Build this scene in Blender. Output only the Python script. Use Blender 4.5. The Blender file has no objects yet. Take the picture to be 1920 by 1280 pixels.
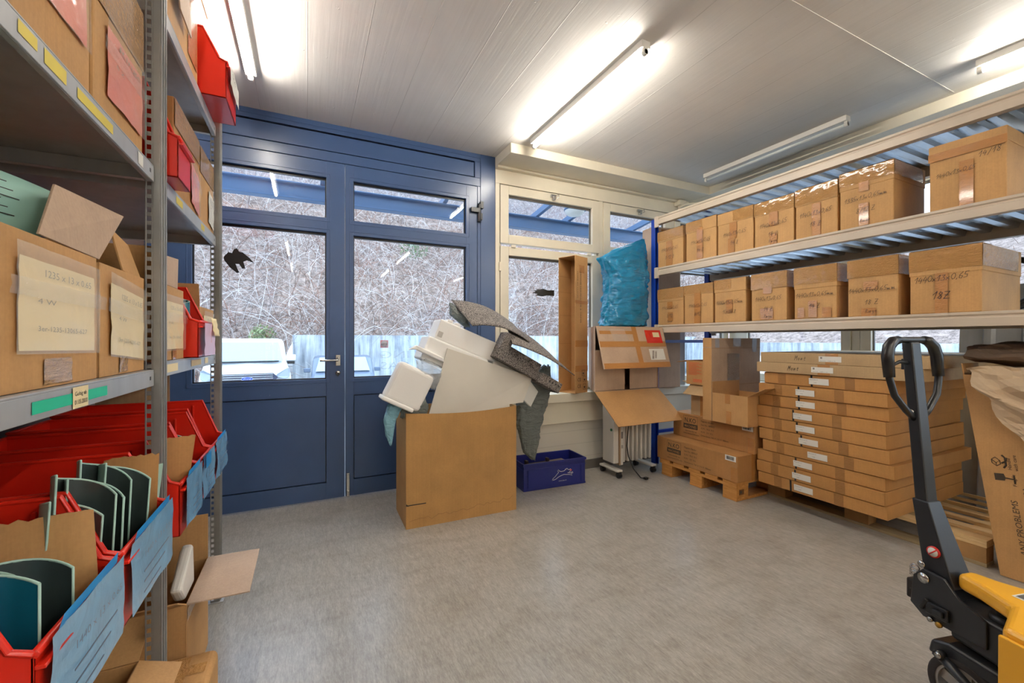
import bpy, bmesh, math, random
from mathutils import Vector, Matrix, noise
random.seed(7)
SC = bpy.context.scene
COL = SC.collection

# ------------------------------------------------------------------ camera
TH = math.atan2(384, 795)
cam_d = bpy.data.cameras.new('camera'); cam = bpy.data.objects.new('camera', cam_d); COL.objects.link(cam)
cam.location = (0, 0, 1.23)
cam.rotation_euler = (math.pi/2, 0, -TH)
cam_d.sensor_width = 36.0
cam_d.lens = 36.0*795/1920
cam_d.shift_y = -3/1920
cam_d.clip_start = 0.02
cam_d.clip_end = 300
SC.camera = cam
# ------------------------------------------------------------------ view + world
SC.view_settings.view_transform = 'Standard'
SC.view_settings.look = 'None'
SC.view_settings.gamma = 1
SC.view_settings.use_curve_mapping = False
SC.view_settings.exposure = 1.3
SC.cycles.max_bounces = 10
SC.cycles.diffuse_bounces = 5
SC.cycles.glossy_bounces = 4
SC.cycles.transparent_max_bounces = 16
SC.cycles.sample_clamp_indirect = 6
SC.cycles.caustics_reflective = False
SC.cycles.caustics_refractive = False
TUBE = 56.0
W = bpy.data.worlds.new('sky'); SC.world = W; W.use_nodes = True
wn = W.node_tree.nodes; wl = W.node_tree.links
bg = wn['Background']; bg.inputs[1].default_value = 2.1
tc = wn.new('ShaderNodeTexCoord'); mp = wn.new('ShaderNodeMapping'); mp.inputs['Scale'].default_value = (2, 2, 5)
nz = wn.new('ShaderNodeTexNoise'); nz.inputs['Scale'].default_value = 1.6; nz.inputs['Detail'].default_value = 4
rp = wn.new('ShaderNodeValToRGB')
rp.color_ramp.elements[0].color = (.52, .70, 1, 1); rp.color_ramp.elements[0].position = .3
rp.color_ramp.elements[1].color = (.78, .88, 1, 1); rp.color_ramp.elements[1].position = .7
wl.new(tc.outputs['Generated'], mp.inputs[0]); wl.new(mp.outputs[0], nz.inputs['Vector'])
wl.new(nz.outputs[0], rp.inputs[0]); wl.new(rp.outputs[0], bg.inputs[0])

# ------------------------------------------------------------------ materials
def srgb(r, g, b):
    f = lambda c: (c/12.92 if c <= .04045 else ((c+.055)/1.055)**2.4)
    return (f(r/255), f(g/255), f(b/255), 1)
class NM:
    def __init__(s, name):
        s.m = bpy.data.materials.new(name); s.m.use_nodes = True
        s.n = s.m.node_tree.nodes; s.l = s.m.node_tree.links
        s.b = s.n['Principled BSDF']; s.co = None
    def coord(s, scale=(1, 1, 1), kind='Object', rot=(0, 0, 0)):
        t = s.n.new('ShaderNodeTexCoord'); m = s.n.new('ShaderNodeMapping')
        m.inputs['Scale'].default_value = scale; m.inputs['Rotation'].default_value = rot
        s.l.new(t.outputs[kind], m.inputs[0]); return m.outputs[0]
    def noise(s, scale, detail=4, co=None, rough=.55, dist=0):
        t = s.n.new('ShaderNodeTexNoise'); t.inputs['Scale'].default_value = scale
        t.inputs['Detail'].default_value = detail; t.inputs['Roughness'].default_value = rough
        t.inputs['Distortion'].default_value = dist
        s.l.new(co or s.coord(), t.inputs['Vector']); return t.outputs[0]
    def ramp(s, src, stops):
        r = s.n.new('ShaderNodeValToRGB'); e = r.color_ramp.elements
        while len(e) < len(stops): e.new(.5)
        for i, (p, c) in enumerate(stops): e[i].position = p; e[i].color = c
        s.l.new(src, r.inputs[0]); return r.outputs[0]
    def mix(s, a, b, f, mode='MIX'):
        x = s.n.new('ShaderNodeMix'); x.data_type = 'RGBA'; x.blend_type = mode
        for v, i in ((f, 0), (a, 6), (b, 7)):
            if hasattr(v, 'links'): s.l.new(v, x.inputs[i])
            else: x.inputs[i].default_value = v
        return x.outputs[2]
    def bump(s, src, strength, dist=.01):
        b = s.n.new('ShaderNodeBump'); b.inputs['Strength'].default_value = strength; b.inputs['Distance'].default_value = dist
        s.l.new(src, b.inputs['Height']); s.l.new(b.outputs[0], s.b.inputs['Normal'])
    def set(s, **k):
        for key, v in k.items():
            i = s.b.inputs[key.replace('_', ' ')]
            if hasattr(v, 'links'): s.l.new(v, i)
            else: i.default_value = v
        return s.m
MATS = {}
def plain(name, c, rough=.5, metal=0, var=.0, bump=0, bs=60, **k):
    if name in MATS: return MATS[name]
    n = NM(name); col = srgb(*c)
    if var:
        t = n.noise(3.5, 5); d = tuple(x*(1-var) for x in col[:3])+(1,); u = tuple(min(1, x*(1+var)) for x in col[:3])+(1,)
        n.set(Base_Color=n.ramp(t, [(.3, d), (.7, u)]))
    else: n.set(Base_Color=col)
    if bump: n.bump(n.noise(bs, 4), bump, .004)
    MATS[name] = n.set(Roughness=rough, Metallic=metal, **k); return MATS[name]
def cardboard(name, c, stripe='Z'):
    n = NM(name); col = srgb(*c); dk = tuple(x*.86 for x in col[:3])+(1,); lt = tuple(min(1, x*1.08) for x in col[:3])+(1,)
    sc = {'Z': (1, 1, .02), 'X': (.02, 1, 1), 'N': (1, 1, 1)}[stripe]
    fl = n.noise(170, 1, n.coord(sc)); cl = n.noise(5, 4); sp = n.noise(120, 3)
    a = n.ramp(cl, [(.3, dk), (.7, lt)])
    a = n.mix(a, n.ramp(fl, [(.3, (.86, .86, .86, 1)), (.7, (1, 1, 1, 1))]), .5, 'MULTIPLY')
    a = n.mix(a, n.ramp(sp, [(.35, (.82, .8, .78, 1)), (.6, (1, 1, 1, 1))]), .35, 'MULTIPLY')
    n.bump(fl, .12, .002)
    MATS[name] = n.set(Base_Color=a, Roughness=.72); return MATS[name]
CB = cardboard('cardboard_tan', (196, 150, 96))
CBR = cardboard('cardboard_rack', (205, 160, 104))
CBD = cardboard('cardboard_brown', (176, 127, 74))
CBP = cardboard('cardboard_pale', (193, 166, 142))
CBY = cardboard('cardboard_stack', (192, 140, 80))
CBT = cardboard('cardboard_lid', (188, 158, 116))
CBG = cardboard('cardboard_waste', (188, 142, 84))
EDGE = plain('cardboard_edge', (150, 112, 72), .85, bump=.5, bs=200)
def tape_mat(name, c, wr=.6, rough=.16, sc=22):
    n = NM(name); t = n.noise(sc, 5, n.coord((1, 1, 4)), dist=1.5); t2 = n.noise(sc*4, 3)
    col = srgb(*c); n.bump(n.mix(t, t2, .3), wr, .018)
    n.set(Base_Color=n.ramp(t, [(.3, tuple(x*.88 for x in col[:3])+(1,)), (.7, col)]), Roughness=rough, Coat_Weight=.5, Coat_Roughness=.08)
    MATS[name] = n.m; return n.m
TAPE = tape_mat('brown_tape', (188, 132, 74), .3, .22)
TAPEW = tape_mat('clear_wrap_tape', (206, 156, 96), 1.0, .07, 30)
def film(name, c, alpha, wr=.8, rough=.12, sc=26):
    n = NM(name); t = n.noise(sc, 5, dist=1.2); n.bump(t, wr, .012)
    n.set(Base_Color=srgb(*c), Roughness=rough, Alpha=alpha, Coat_Weight=.6)
    MATS[name] = n.m; return n.m
CLEAR = film('clear_film', (240, 238, 230), .2, 1.0, .08)
SLEEVE = film('document_sleeve', (244, 238, 220), .28, .9, .08, 10)
INK = plain('marker_ink', (44, 36, 32), .6)
INKP = plain('print_ink', (66, 54, 42), .7)
INKR = plain('red_print', (214, 110, 70), .7)
PAPER = plain('white_paper', (228, 226, 218), .6)
PAPERY = plain('cream_paper', (240, 220, 172), .6, var=.05)
PINK = plain('pink_sheet', (244, 138, 112), .3, bump=.6, bs=12, Coat_Weight=.6)
PINKL = plain('pale_pink_sheet', (226, 180, 200), .3)
BLUEP = film('blue_label_card', (128, 178, 214), 1, .4, .22, 9)
BLUED = plain('bright_blue_card', (36, 140, 205), .35)
GTAPE = plain('green_tape', (24, 188, 148), .45)
YTAPE = plain('yellow_tape', (216, 196, 84), .5, var=.2)
def metal(name, c, rough=.35, streak=(1, 1, .05), met=.85):
    n = NM(name); t = n.noise(18, 4, n.coord(streak)); t2 = n.noise(6, 3)
    col = srgb(*c); d = tuple(x*.8 for x in col[:3])+(1,)
    a = n.ramp(n.mix(t, t2, .5), [(.35, d), (.65, col)])
    MATS[name] = n.set(Base_Color=a, Metallic=met, Roughness=rough); return MATS[name]
GALV = metal('galvanised_steel', (190, 192, 194), .42, met=.45)
GALVD = metal('shelf_steel', (150, 150, 148), .42, (1, .1, 1), .5)
DECK = metal('deck_steel', (196, 202, 208), .22, (.1, 1, 1), .9)
def paint(name, c, rough=.35, scratch=True):
    n = NM(name); col = srgb(*c)
    t = n.noise(2.2, 5); a = n.ramp(t, [(.3, tuple(x*.9 for x in col[:3])+(1,)), (.75, tuple(min(1, x*1.1) for x in col[:3])+(1,))])
    if scratch:
        s2 = n.noise(140, 2, n.coord((1, 1, .15)))
        a = n.mix(a, n.ramp(s2, [(.77, (0, 0, 0, 1)), (.82, (1, 1, 1, 1))]), .15, 'ADD')
    MATS[name] = n.set(Base_Color=a, Roughness=rough); return MATS[name]
BLUE = paint('blue_door_paint', (56, 79, 119), .28)
RBLUE = paint('blue_rack_paint', (18, 62, 168), .35)
CREAM = paint('cream_paint', (222, 214, 194), .4, False)
BEIGE = paint('beige_beam_paint', (206, 192, 174), .4, False)
RED = plain('red_plastic', (214, 40, 22), .3, bump=.05)
REDD = plain('dark_red_plastic', (150, 14, 14), .35)
BLACK = plain('black_plastic', (24, 24, 26), .32)
BLACKM = plain('black_painted_steel', (34, 36, 40), .38, var=.15)
RUBBER = plain('dark_rubber', (38, 32, 30), .7)
CHROME = plain('chrome', (200, 200, 198), .2, 1)
YEL = plain('yellow_truck_paint', (242, 178, 52), .3, var=.05)
WHITEP = plain('white_enamel', (226, 222, 214), .35)
STYRO = plain('white_foam', (238, 236, 232), .75, bump=.15, bs=150)
BOARD = plain('grey_white_board', (206, 200, 188), .6, var=.05)
def foam():
    n = NM('grey_foam'); t = n.noise(130, 2)
    n.bump(t, .8, .006)
    MATS['grey_foam'] = n.set(Base_Color=n.ramp(t, [(.38, srgb(58, 54, 52)), (.62, srgb(150, 142, 136))]), Roughness=.9); return n.m
FOAM = foam()
def bagmat(name, c, rough, wr, alpha=1, sc=9, trans=0):
    n = NM(name); a = n.noise(sc, 6, n.coord((1, 1, 2.2)), dist=2.0); n.bump(a, wr, .05)
    MATS[name] = n.set(Base_Color=srgb(*c), Roughness=rough, Alpha=alpha); return n.m
def sackmat():
    n = NM('blue_sack_film'); a = n.noise(7, 5, n.coord((1, 1, 3.6)), .55, .8); n.bump(a, .9, .03)
    MATS['blue_sack_film'] = n.set(Base_Color=srgb(0, 128, 176), Roughness=.16, Coat_Weight=.5, Coat_Roughness=.05); return n.m
BAGB = sackmat()
BAGG = bagmat('grey_bag_film', (128, 136, 132), .2, .8, .95)
BAGT = bagmat('teal_bag_film', (130, 180, 196), .3, .5, .95)
BAGC = bagmat('clear_bag_film', (225, 228, 226), .15, .9, .42)
BAGK = bagmat('black_bag_film', (40, 42, 46), .2, .8)
KRAFT = plain('kraft_paper', (200, 176, 146), .8, var=.06)
GLZ = NM('window_glass')
def glassmat():
    n = GLZ; n.n.remove(n.b)
    tr = n.n.new('ShaderNodeBsdfTransparent'); gl = n.n.new('ShaderNodeBsdfGlossy'); gl.inputs['Roughness'].default_value = .01
    tr.inputs[0].default_value = (.93, .96, .96, 1)
    lw = n.n.new('ShaderNodeLayerWeight'); lw.inputs[0].default_value = .5; mx = n.n.new('ShaderNodeMixShader')
    pw = n.n.new('ShaderNodeMath'); pw.operation = 'POWER'; pw.inputs[1].default_value = 5; n.l.new(lw.outputs['Facing'], pw.inputs[0])
    ma = n.n.new('ShaderNodeMath'); ma.operation = 'MULTIPLY_ADD'; ma.inputs[1].default_value = .95; ma.inputs[2].default_value = .045; n.l.new(pw.outputs[0], ma.inputs[0])
    n.l.new(ma.outputs[0], mx.inputs[0]); n.l.new(tr.outputs[0], mx.inputs[1]); n.l.new(gl.outputs[0], mx.inputs[2])
    n.l.new(mx.outputs[0], n.n['Material Output'].inputs[0]); return n.m
GLASS = glassmat()
def emit(name, c, s):
    n = NM(name); n.set(Base_Color=(1, 1, 1, 1), Emission_Color=c, Emission_Strength=s); return n.m
TUBEM = emit('lit_tube', (1, .94, .84, 1), TUBE)
def floormat():
    n = NM('marbled_vinyl_floor')
    # marbled streaks running along the room's length
    co = n.coord((7.0, 1.3, 1), rot=(0, 0, .5)); a = n.noise(7, 7, co, .75, .3); b = n.noise(34, 5, n.coord((5, 1, 1), rot=(0, 0, .5)), .8); c = n.noise(1.3, 2)
    base = n.ramp(n.mix(a, b, .55), [(.30, srgb(128, 124, 117)), (.5, srgb(170, 166, 159)), (.70, srgb(206, 203, 196))])
    dirt = n.ramp(c, [(.15, (.72, .69, .64, 1)), (.85, (1, 1, 1, 1))])
    base = n.mix(base, dirt, .55, 'MULTIPLY')
    st = n.noise(3.2, 7, n.coord((1.2, 2.4, 1)), .62, 0)
    base = n.mix(base, n.ramp(st, [(.48, (1, 1, 1, 1)), (.85, (.50, .43, .35, 1))]), .6, 'MULTIPLY')
    n.bump(b, .04, .002)
    return n.set(Base_Color=base, Roughness=.28)
FLOORM = floormat()
def ceilmat():
    n = NM('board_marked_concrete')
    # boards: brick rows running along Y
    co = n.coord((1, 1, 1), rot=(0, 0, math.pi/2))
    br = n.n.new('ShaderNodeTexBrick'); n.l.new(co, br.inputs['Vector'])
    br.inputs['Scale'].default_value = 1; br.inputs['Brick Width'].default_value = 60; br.inputs['Row Height'].default_value = .30
    br.inputs['Mortar Size'].default_value = .0035; br.inputs['Mortar Smooth'].default_value = .4
    br.inputs['Color1'].default_value = (.5, .5, .5, 1); br.inputs['Color2'].default_value = (.5, .5, .5, 1); br.inputs['Mortar'].default_value = (1, 1, 1, 1)
    grain = n.noise(9, 5, n.coord((4, .14, 1)), .6, .6)
    big = n.noise(1.4, 4)
    pit = n.noise(26, 3)
    h = n.mix(grain, br.outputs['Color'], .72)
    h = n.mix(h, n.ramp(pit, [(.70, (0, 0, 0, 1)), (.78, (1, 1, 1, 1))]), .25)
    n.bump(h, .55, .012)
    col = n.ramp(big, [(.3, srgb(226, 222, 216)), (.7, srgb(238, 235, 229))])
    col = n.mix(col, n.ramp(grain, [(.3, (.93, .93, .92, 1)), (.6, (1, 1, 1, 1))]), .5, 'MULTIPLY')
    col = n.mix(col, n.ramp(br.outputs['Color'], [(.55, (1, 1, 1, 1)), (.9, (.86, .85, .84, 1))]), .8, 'MULTIPLY')
    return n.set(Base_Color=col, Roughness=.55)
CEILM = ceilmat()
WALLB = plain('brown_wall', (92, 72, 66), .7, var=.1)
WALLW = plain('white_wall', (226, 221, 208), .6, var=.03)
def brickwall():
    n = NM('painted_block_wall')
    br = n.n.new('ShaderNodeTexBrick'); n.l.new(n.coord((1, 1, 1), rot=(math.pi/2, 0, 0)), br.inputs['Vector'])
    br.inputs['Scale'].default_value = 1; br.inputs['Brick Width'].default_value = 8; br.inputs['Row Height'].default_value = .125
    br.inputs['Mortar Size'].default_value = .003
    for k, v in (('Color1', 1), ('Color2', 1), ('Mortar', .55)): br.inputs[k].default_value = (v, v, v, 1)
    n.bump(br.outputs['Color'], .25, .004)
    return n.set(Base_Color=n.mix(srgb(214, 208, 194), br.outputs['Color'], .35, 'MULTIPLY'), Roughness=.55)
BLOCKW = brickwall()
SKIRT = plain('grey_skirting', (104, 98, 90), .6)
def wood(name, c1, c2):
    n = NM(name); w = n.noise(6, 6, n.coord((9, .7, 9)), .6, 1.2); k = n.noise(60, 2)
    MATS[name] = n.set(Base_Color=n.mix(n.ramp(w, [(.3, srgb(*c1)), (.7, srgb(*c2))]), n.ramp(k, [(.3, (.85, .85, .85, 1)), (.6, (1, 1, 1, 1))]), .3, 'MULTIPLY'), Roughness=.7)
    return n.m
PINE = wood('pine_wood', (204, 166, 112), (232, 204, 154))
OLDW = wood('worn_pallet_wood', (176, 116, 52), (214, 156, 84))
GREYW = wood('grey_pallet_wood', (140, 122, 92), (170, 152, 116))
OSB = plain('chipboard_block', (168, 128, 80), .9, var=.25, bump=.6, bs=90)

# ------------------------------------------------------------------ geometry helpers
V = Vector
class MB:
    def __init__(s): s.v = []; s.f = []; s.m = []; s.sm = []; s.mi = 0; s.smooth = False
    def add(s, vs, fs):
        o = len(s.v); s.v += [tuple(x) for x in vs]; s.f += [tuple(i+o for i in f) for f in fs]
        s.m += [s.mi]*len(fs); s.sm += [s.smooth]*len(fs); return s
    def box(s, x0, y0, z0, x1, y1, z1):
        return s.add([(x0, y0, z0), (x1, y0, z0), (x1, y1, z0), (x0, y1, z0), (x0, y0, z1), (x1, y0, z1), (x1, y1, z1), (x0, y1, z1)],
                     [(0, 3, 2, 1), (4, 5, 6, 7), (0, 1, 5, 4), (1, 2, 6, 5), (2, 3, 7, 6), (3, 0, 4, 7)])
    def plate(s, p, u, v, t):
        p, u, v = V(p), V(u), V(v); n = u.cross(v).normalized()*t
        a = [p, p+u, p+u+v, p+v]
        return s.add(a+[q+n for q in a], [(0, 3, 2, 1), (4, 5, 6, 7), (0, 1, 5, 4), (1, 2, 6, 5), (2, 3, 7, 6), (3, 0, 4, 7)])
    def quad(s, a, b, c, d): return s.add([a, b, c, d], [(0, 1, 2, 3)])
    def prism(s, pts, ext):
        e = V(ext); n = len(pts); a = [V(p) for p in pts]
        return s.add(a+[q+e for q in a], [tuple(range(n))[::-1], tuple(range(n, 2*n))]+[(i, (i+1) % n, (i+1) % n+n, i+n) for i in range(n)])
    def tube(s, pts, r, k=10, closed=False, caps=True):
        P = [V(p) for p in pts]; n = len(P); rr = r if isinstance(r, (list, tuple)) else [r]*n
        vs = []; up = None
        for i, p in enumerate(P):
            d = (P[(i+1) % n]-P[i-1]) if closed else (P[min(i+1, n-1)]-P[max(i-1, 0)])
            d.normalize()
            if up is None: up = V((0, 0, 1)) if abs(d.z) < .9 else V((1, 0, 0))
            a = d.cross(up).normalized(); up = a.cross(d).normalized()
            for j in range(k):
                t = 2*math.pi*j/k; vs.append(p+(a*math.cos(t)+up*math.sin(t))*rr[i])
        fs = []
        for i in range(n if closed else n-1):
            for j in range(k):
                a0 = i*k+j; b0 = i*k+(j+1) % k; i2 = (i+1) % n
                fs.append((a0, b0, i2*k+(j+1) % k, i2*k+j))
        if caps and not closed: fs += [tuple(range(k))[::-1], tuple(range((n-1)*k, n*k))]
        sm = s.smooth; s.smooth = True; s.add(vs, fs); s.smooth = sm; return s
    def cyl(s, c, axis, r, h, k=24, r2=None):
        a = V(axis).normalized(); c = V(c); return s.tube([c, c+a*h], [r, r if r2 is None else r2], k)
    def grid(s, fn, nu, nv, smooth=True):
        vs = [fn(i/nu, j/nv) for j in range(nv+1) for i in range(nu+1)]
        w = nu+1; sm = s.smooth; s.smooth = smooth
        s.add(vs, [(j*w+i, j*w+i+1, (j+1)*w+i+1, (j+1)*w+i) for j in range(nv) for i in range(nu)]); s.smooth = sm; return s
    def xf(s, M, start=0):
        for i in range(start, len(s.v)): s.v[i] = tuple(M @ V(s.v[i]))
        return s
    def build(s, name, mat, parent=None, bevel=0, loc=None, solid=0, subd=0, seg=2):
        me = bpy.data.meshes.new(name); me.from_pydata(s.v, [], s.f)
        for m in (mat if isinstance(mat, (list, tuple)) else [mat]): me.materials.append(m)
        me.polygons.foreach_set('material_index', s.m); me.polygons.foreach_set('use_smooth', s.sm)
        me.validate(); me.update()
        o = bpy.data.objects.new(name, me); COL.objects.link(o)
        if parent: o.parent = parent
        if loc: o.location = loc
        if solid: md = o.modifiers.new('s', 'SOLIDIFY'); md.thickness = solid; md.offset = 0
        if subd: md = o.modifiers.new('d', 'SUBSURF'); md.levels = subd; md.render_levels = subd
        if bevel:
            md = o.modifiers.new('b', 'BEVEL'); md.width = bevel; md.segments = seg; md.limit_method = 'ANGLE'; md.angle_limit = math.radians(40)
        return o
def tag(o, label, cat, group=None):
    o['label'] = label; o['category'] = cat
    if group: o['group'] = group
    return o
def struct(o): o['kind'] = 'structure'; return o
def thing(name, label, cat, loc=(0, 0, 0), rz=0, group=None, rx=0, ry=0):
    o = bpy.data.objects.new(name, None); COL.objects.link(o); o.empty_display_size = .05
    o.location = loc; o.rotation_euler = (rx, ry, rz); return tag(o, label, cat, group)
def copy_tree(o, parent=None):
    c = o.copy(); COL.objects.link(c); c.parent = parent
    for ch in [x for x in bpy.data.objects if x.parent == o]: copy_tree(ch, c)
    return c

# ---- print lettering from the built-in font, returned as flat polygons
_tc = {}
def text_geo(s, shear=0, off=0):
    k = (s, shear, off)
    if k not in _tc:
        cu = bpy.data.curves.new('t', 'FONT'); cu.body = s; cu.size = 1; cu.shear = shear; cu.offset = off; cu.resolution_u = 2
        o = bpy.data.objects.new('t', cu); COL.objects.link(o)
        dg = bpy.context.evaluated_depsgraph_get(); me = bpy.data.meshes.new_from_object(o.evaluated_get(dg))
        _tc[k] = ([tuple(v.co) for v in me.vertices], [tuple(p.vertices) for p in me.polygons])
        bpy.data.objects.remove(o); bpy.data.curves.remove(cu); bpy.data.meshes.remove(me)
    return _tc[k]
def put_text(mb, s, o, u, v, size, shear=0, off=0, width=None):
    vs, fs = text_geo(s, shear, off); o, u, v = V(o), V(u).normalized(), V(v).normalized()
    sx = size
    if width and vs:
        wd = max(p[0] for p in vs) or 1; sx = width/wd
    mb.add([o+u*(p[0]*sx)+v*(p[1]*size) for p in vs], fs)
# ---- pen strokes for the handwriting
G = {'0': [[(.3, 1), (.08, .8), (.02, .4), (.2, .02), (.45, .15), (.55, .6), (.45, .95), (.28, 1)]],
 '1': [[(.0, .55), (.35, 1), (.2, 0)]], '2': [[(.05, .8), (.3, 1), (.5, .8), (.35, .45), (0, .02), (.55, .05)]],
 '3': [[(.05, .95), (.5, .95), (.25, .58), (.5, .4), (.4, .05), (0, .05)]],
 '4': [[(.3, 1), (.02, .4), (.5, .42)], [(.45, .75), (.3, -.05)]],
 '5': [[(.6, 1), (.2, .98), (.1, .55), (.42, .5), (.42, .12), (.02, .02)]],
 '6': [[(.45, 1), (.12, .55), (.08, .12), (.35, .02), (.45, .35), (.12, .42)]],
 '8': [[(.45, .85), (.2, 1), (.12, .75), (.42, .35), (.3, .02), (.05, .2), (.4, .7), (.45, .85)]],
 '9': [[(.45, .85), (.2, .95), (.08, .65), (.4, .6), (.48, .9), (.3, 0)]],
 'x': [[(.02, .5), (.4, .05)], [(.42, .5), (0, .02)]], ',': [[(.15, .1), (.05, -.15)]], '/': [[(.5, 1.05), (.02, -.1)]],
 'm': [[(.02, .5), (.0, .05), (.15, .45), (.22, .05), (.38, .45), (.45, .05), (.55, .1)]],
 'Z': [[(.02, .9), (.5, .92), (.05, .02), (.6, .05)], [(.1, .48), (.45, .5)]],
 'R': [[(.12, 0), (.15, 1), (.5, .8), (.15, .5), (.55, 0)]], 'i': [[(.1, .5), (.08, 0)]], 'n': [[(.05, .5), (.02, 0), (.25, .48), (.3, 0)]],
 'g': [[(.35, .45), (.1, .45), (.08, .1), (.35, .12), (.35, .45), (.3, -.4), (.0, -.3)]], 'e': [[(.02, .25), (.35, .3), (.22, .5), (.03, .25), (.2, 0), (.4, .1)]],
 'M': [[(.0, 0), (.15, 1), (.28, .4), (.5, 1), (.5, 0)]], 'o': [[(.2, .5), (.02, .25), (.2, 0), (.36, .25), (.2, .5)]],
 't': [[(.2, .9), (.15, .05), (.35, .05)], [(0, .55), (.4, .58)]], '-': [[(.05, .45), (.4, .45)]], '.': [[(.1, .02), (.16, .02)]]}
def hand(mb, s, o, u, v, size, seed=0, w=None):
    rnd = random.Random(seed); o, u, v = V(o), V(u).normalized(), V(v).normalized(); x = 0; w = w or size*.07
    for ch in s:
        if ch in G:
            sc = size*rnd.uniform(.92, 1.08); dy = rnd.uniform(-.05, .05)*size
            for st in G[ch]:
                P = [(x+(px+py*.18)*sc, dy+py*sc) for px, py in st]
                for a, b in zip(P, P[1:]):
                    d = V((b[0]-a[0], b[1]-a[1])); L = d.length or 1; d /= L; n = V((-d.y, d.x))*w/2; e = d*w*.3
                    q = [V(a)-e-n, V(b)+e-n, V(b)+e+n, V(a)-e+n]
                    mb.quad(*[o+u*k.x+v*k.y for k in q])
        x += size*({'1': .5, ',': .3, 'i': .25, 'm': .72, ' ': .45, 'M': .72}.get(ch, .62))
    return x
def handw(s, size): return sum(size*({'1': .5, ',': .3, 'i': .25, 'm': .72, ' ': .45, 'M': .72}.get(c, .62)) for c in s)
def barcode(mb, o, u, v, w, h, seed=1):
    r = random.Random(seed); o, u, v = V(o), V(u).normalized(), V(v).normalized(); x = 0
    while x < w*.95:
        b = w*r.choice((.02, .035, .05)); mb.quad(o+u*x, o+u*min(w, x+b), o+u*min(w, x+b)+v*h, o+u*x+v*h); x += b+w*r.choice((.02, .04))
def fnoise(p, s=1): return noise.noise(V(p)*s)

# ================================================================== SETTING
YD = 3.54; ZC = 2.888; XL = -.96; XR = 4.69; YB = -4.2
struct(MB().box(XL-.1, YB, -.1, XR+.1, 3.6, 0).build('floor', FLOORM))
struct(MB().box(XL-.1, YB, ZC, XR+.15, 3.75, ZC+.2).build('ceiling', CEILM))
struct(MB().box(XL-.15, YB, 0, XL, 3.6, ZC).build('wall_left', WALLB))
struct(MB().box(XL-.1, YB-.1, 0, XR+.1, YB, ZC).build('wall_back', WALLW))
struct(MB().box(1.95, 1.268, ZC-.003, 3.9, 1.274, ZC+.001).box(-.6, -1.2, ZC-.003, 3.9, -1.194, ZC+.001).build('trim_11', CEILM))
# --- blue door surround
m = MB()
m.box(XL, YD, 0, -.846, YD+.09, 2.6); m.box(1.369, YD, 0, 1.538, YD+.09, 2.6)
m.box(XL, YD, 2.602, 1.538, YD+.09, 2.675); m.box(XL, YD, 2.82, 1.538, YD+.09, ZC)
m.box(XL, YD, 2.675, -.9, YD+.09, 2.82); m.box(1.343, YD, 2.675, 1.538, YD+.09, 2.82)
m.box(1.395, YD-.006, 0, 1.538, YD, ZC); m.box(XL, YD-.004, 2.85, 1.395, YD, ZC)
o = struct(m.build('trim_1', BLUE, bevel=.002))
MB().box(-.893, YD+.004, 2.682, 1.336, YD+.04, 2.808).build('transom_panel', BLUE, o, .002)
MB().box(-.9, YD+.04, 2.675, 1.343, YD+.06, 2.82).build('panel_backing', BLACK, o)  # black slab added so the gap round the panel reads dark
def leaf(name, x0, x1, gx0, gx1):
    m = MB(); y0, y1 = YD, YD+.065
    def ring(zs, ze, a, b):
        pass
    m.box(x0, y0, .012, gx0, y1, 2.597); m.box(gx1, y0, .012, x1, y1, 2.597)
    for a, b in ((.012, .135), (.80, .93), (2.05, 2.165), (2.475, 2.597)): m.box(gx0, y0, a, gx1, y1, b)
    # raised inner bead lines
    for a, b in ((.93, 2.05), (2.165, 2.475)):
        for q in ((gx0-.03, a-.03, gx0-.024, b+.03), (gx1+.024, a-.03, gx1+.03, b+.03), (gx0-.03, a-.03, gx1+.03, a-.024), (gx0-.03, b+.024, gx1+.03, b+.03)):
            m.box(q[0], y0-.0025, q[1], q[2], y0, q[3])
    o = struct(m.build(name, BLUE, bevel=.002))
    MB().box(gx0+.006, y0+.006, .143, gx1-.006, y0+.03, .793).build('lower_panel', BLUE, o, .001)
    MB().box(gx0, y0+.03, .135, gx1, y0+.05, .80).build('panel_backing', BLACK, o)  # black slab added to darken the groove and stop outside light
    for a, b in ((.93, 2.05), (2.165, 2.475)):
        MB().box(gx0, y0+.036, a, gx1, y0+.042, b).build('pane', GLASS, o)
        g = MB(); t = .008
        g.box(gx0, y0+.03, a, gx0+t, y0+.05, b); g.box(gx1-t, y0+.03, a, gx1, y0+.05, b)
        g.box(gx0+t, y0+.03, a, gx1-t, y0+.05, a+t); g.box(gx0+t, y0+.03, b-.016, gx1-t, y0+.05, b)
        g.build('gasket', BLACK, o)
    return o
d1 = leaf('door_1', -.842, .263, -.708, .132)
d2 = leaf('door_2', .268, 1.365, .328, 1.262)
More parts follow.
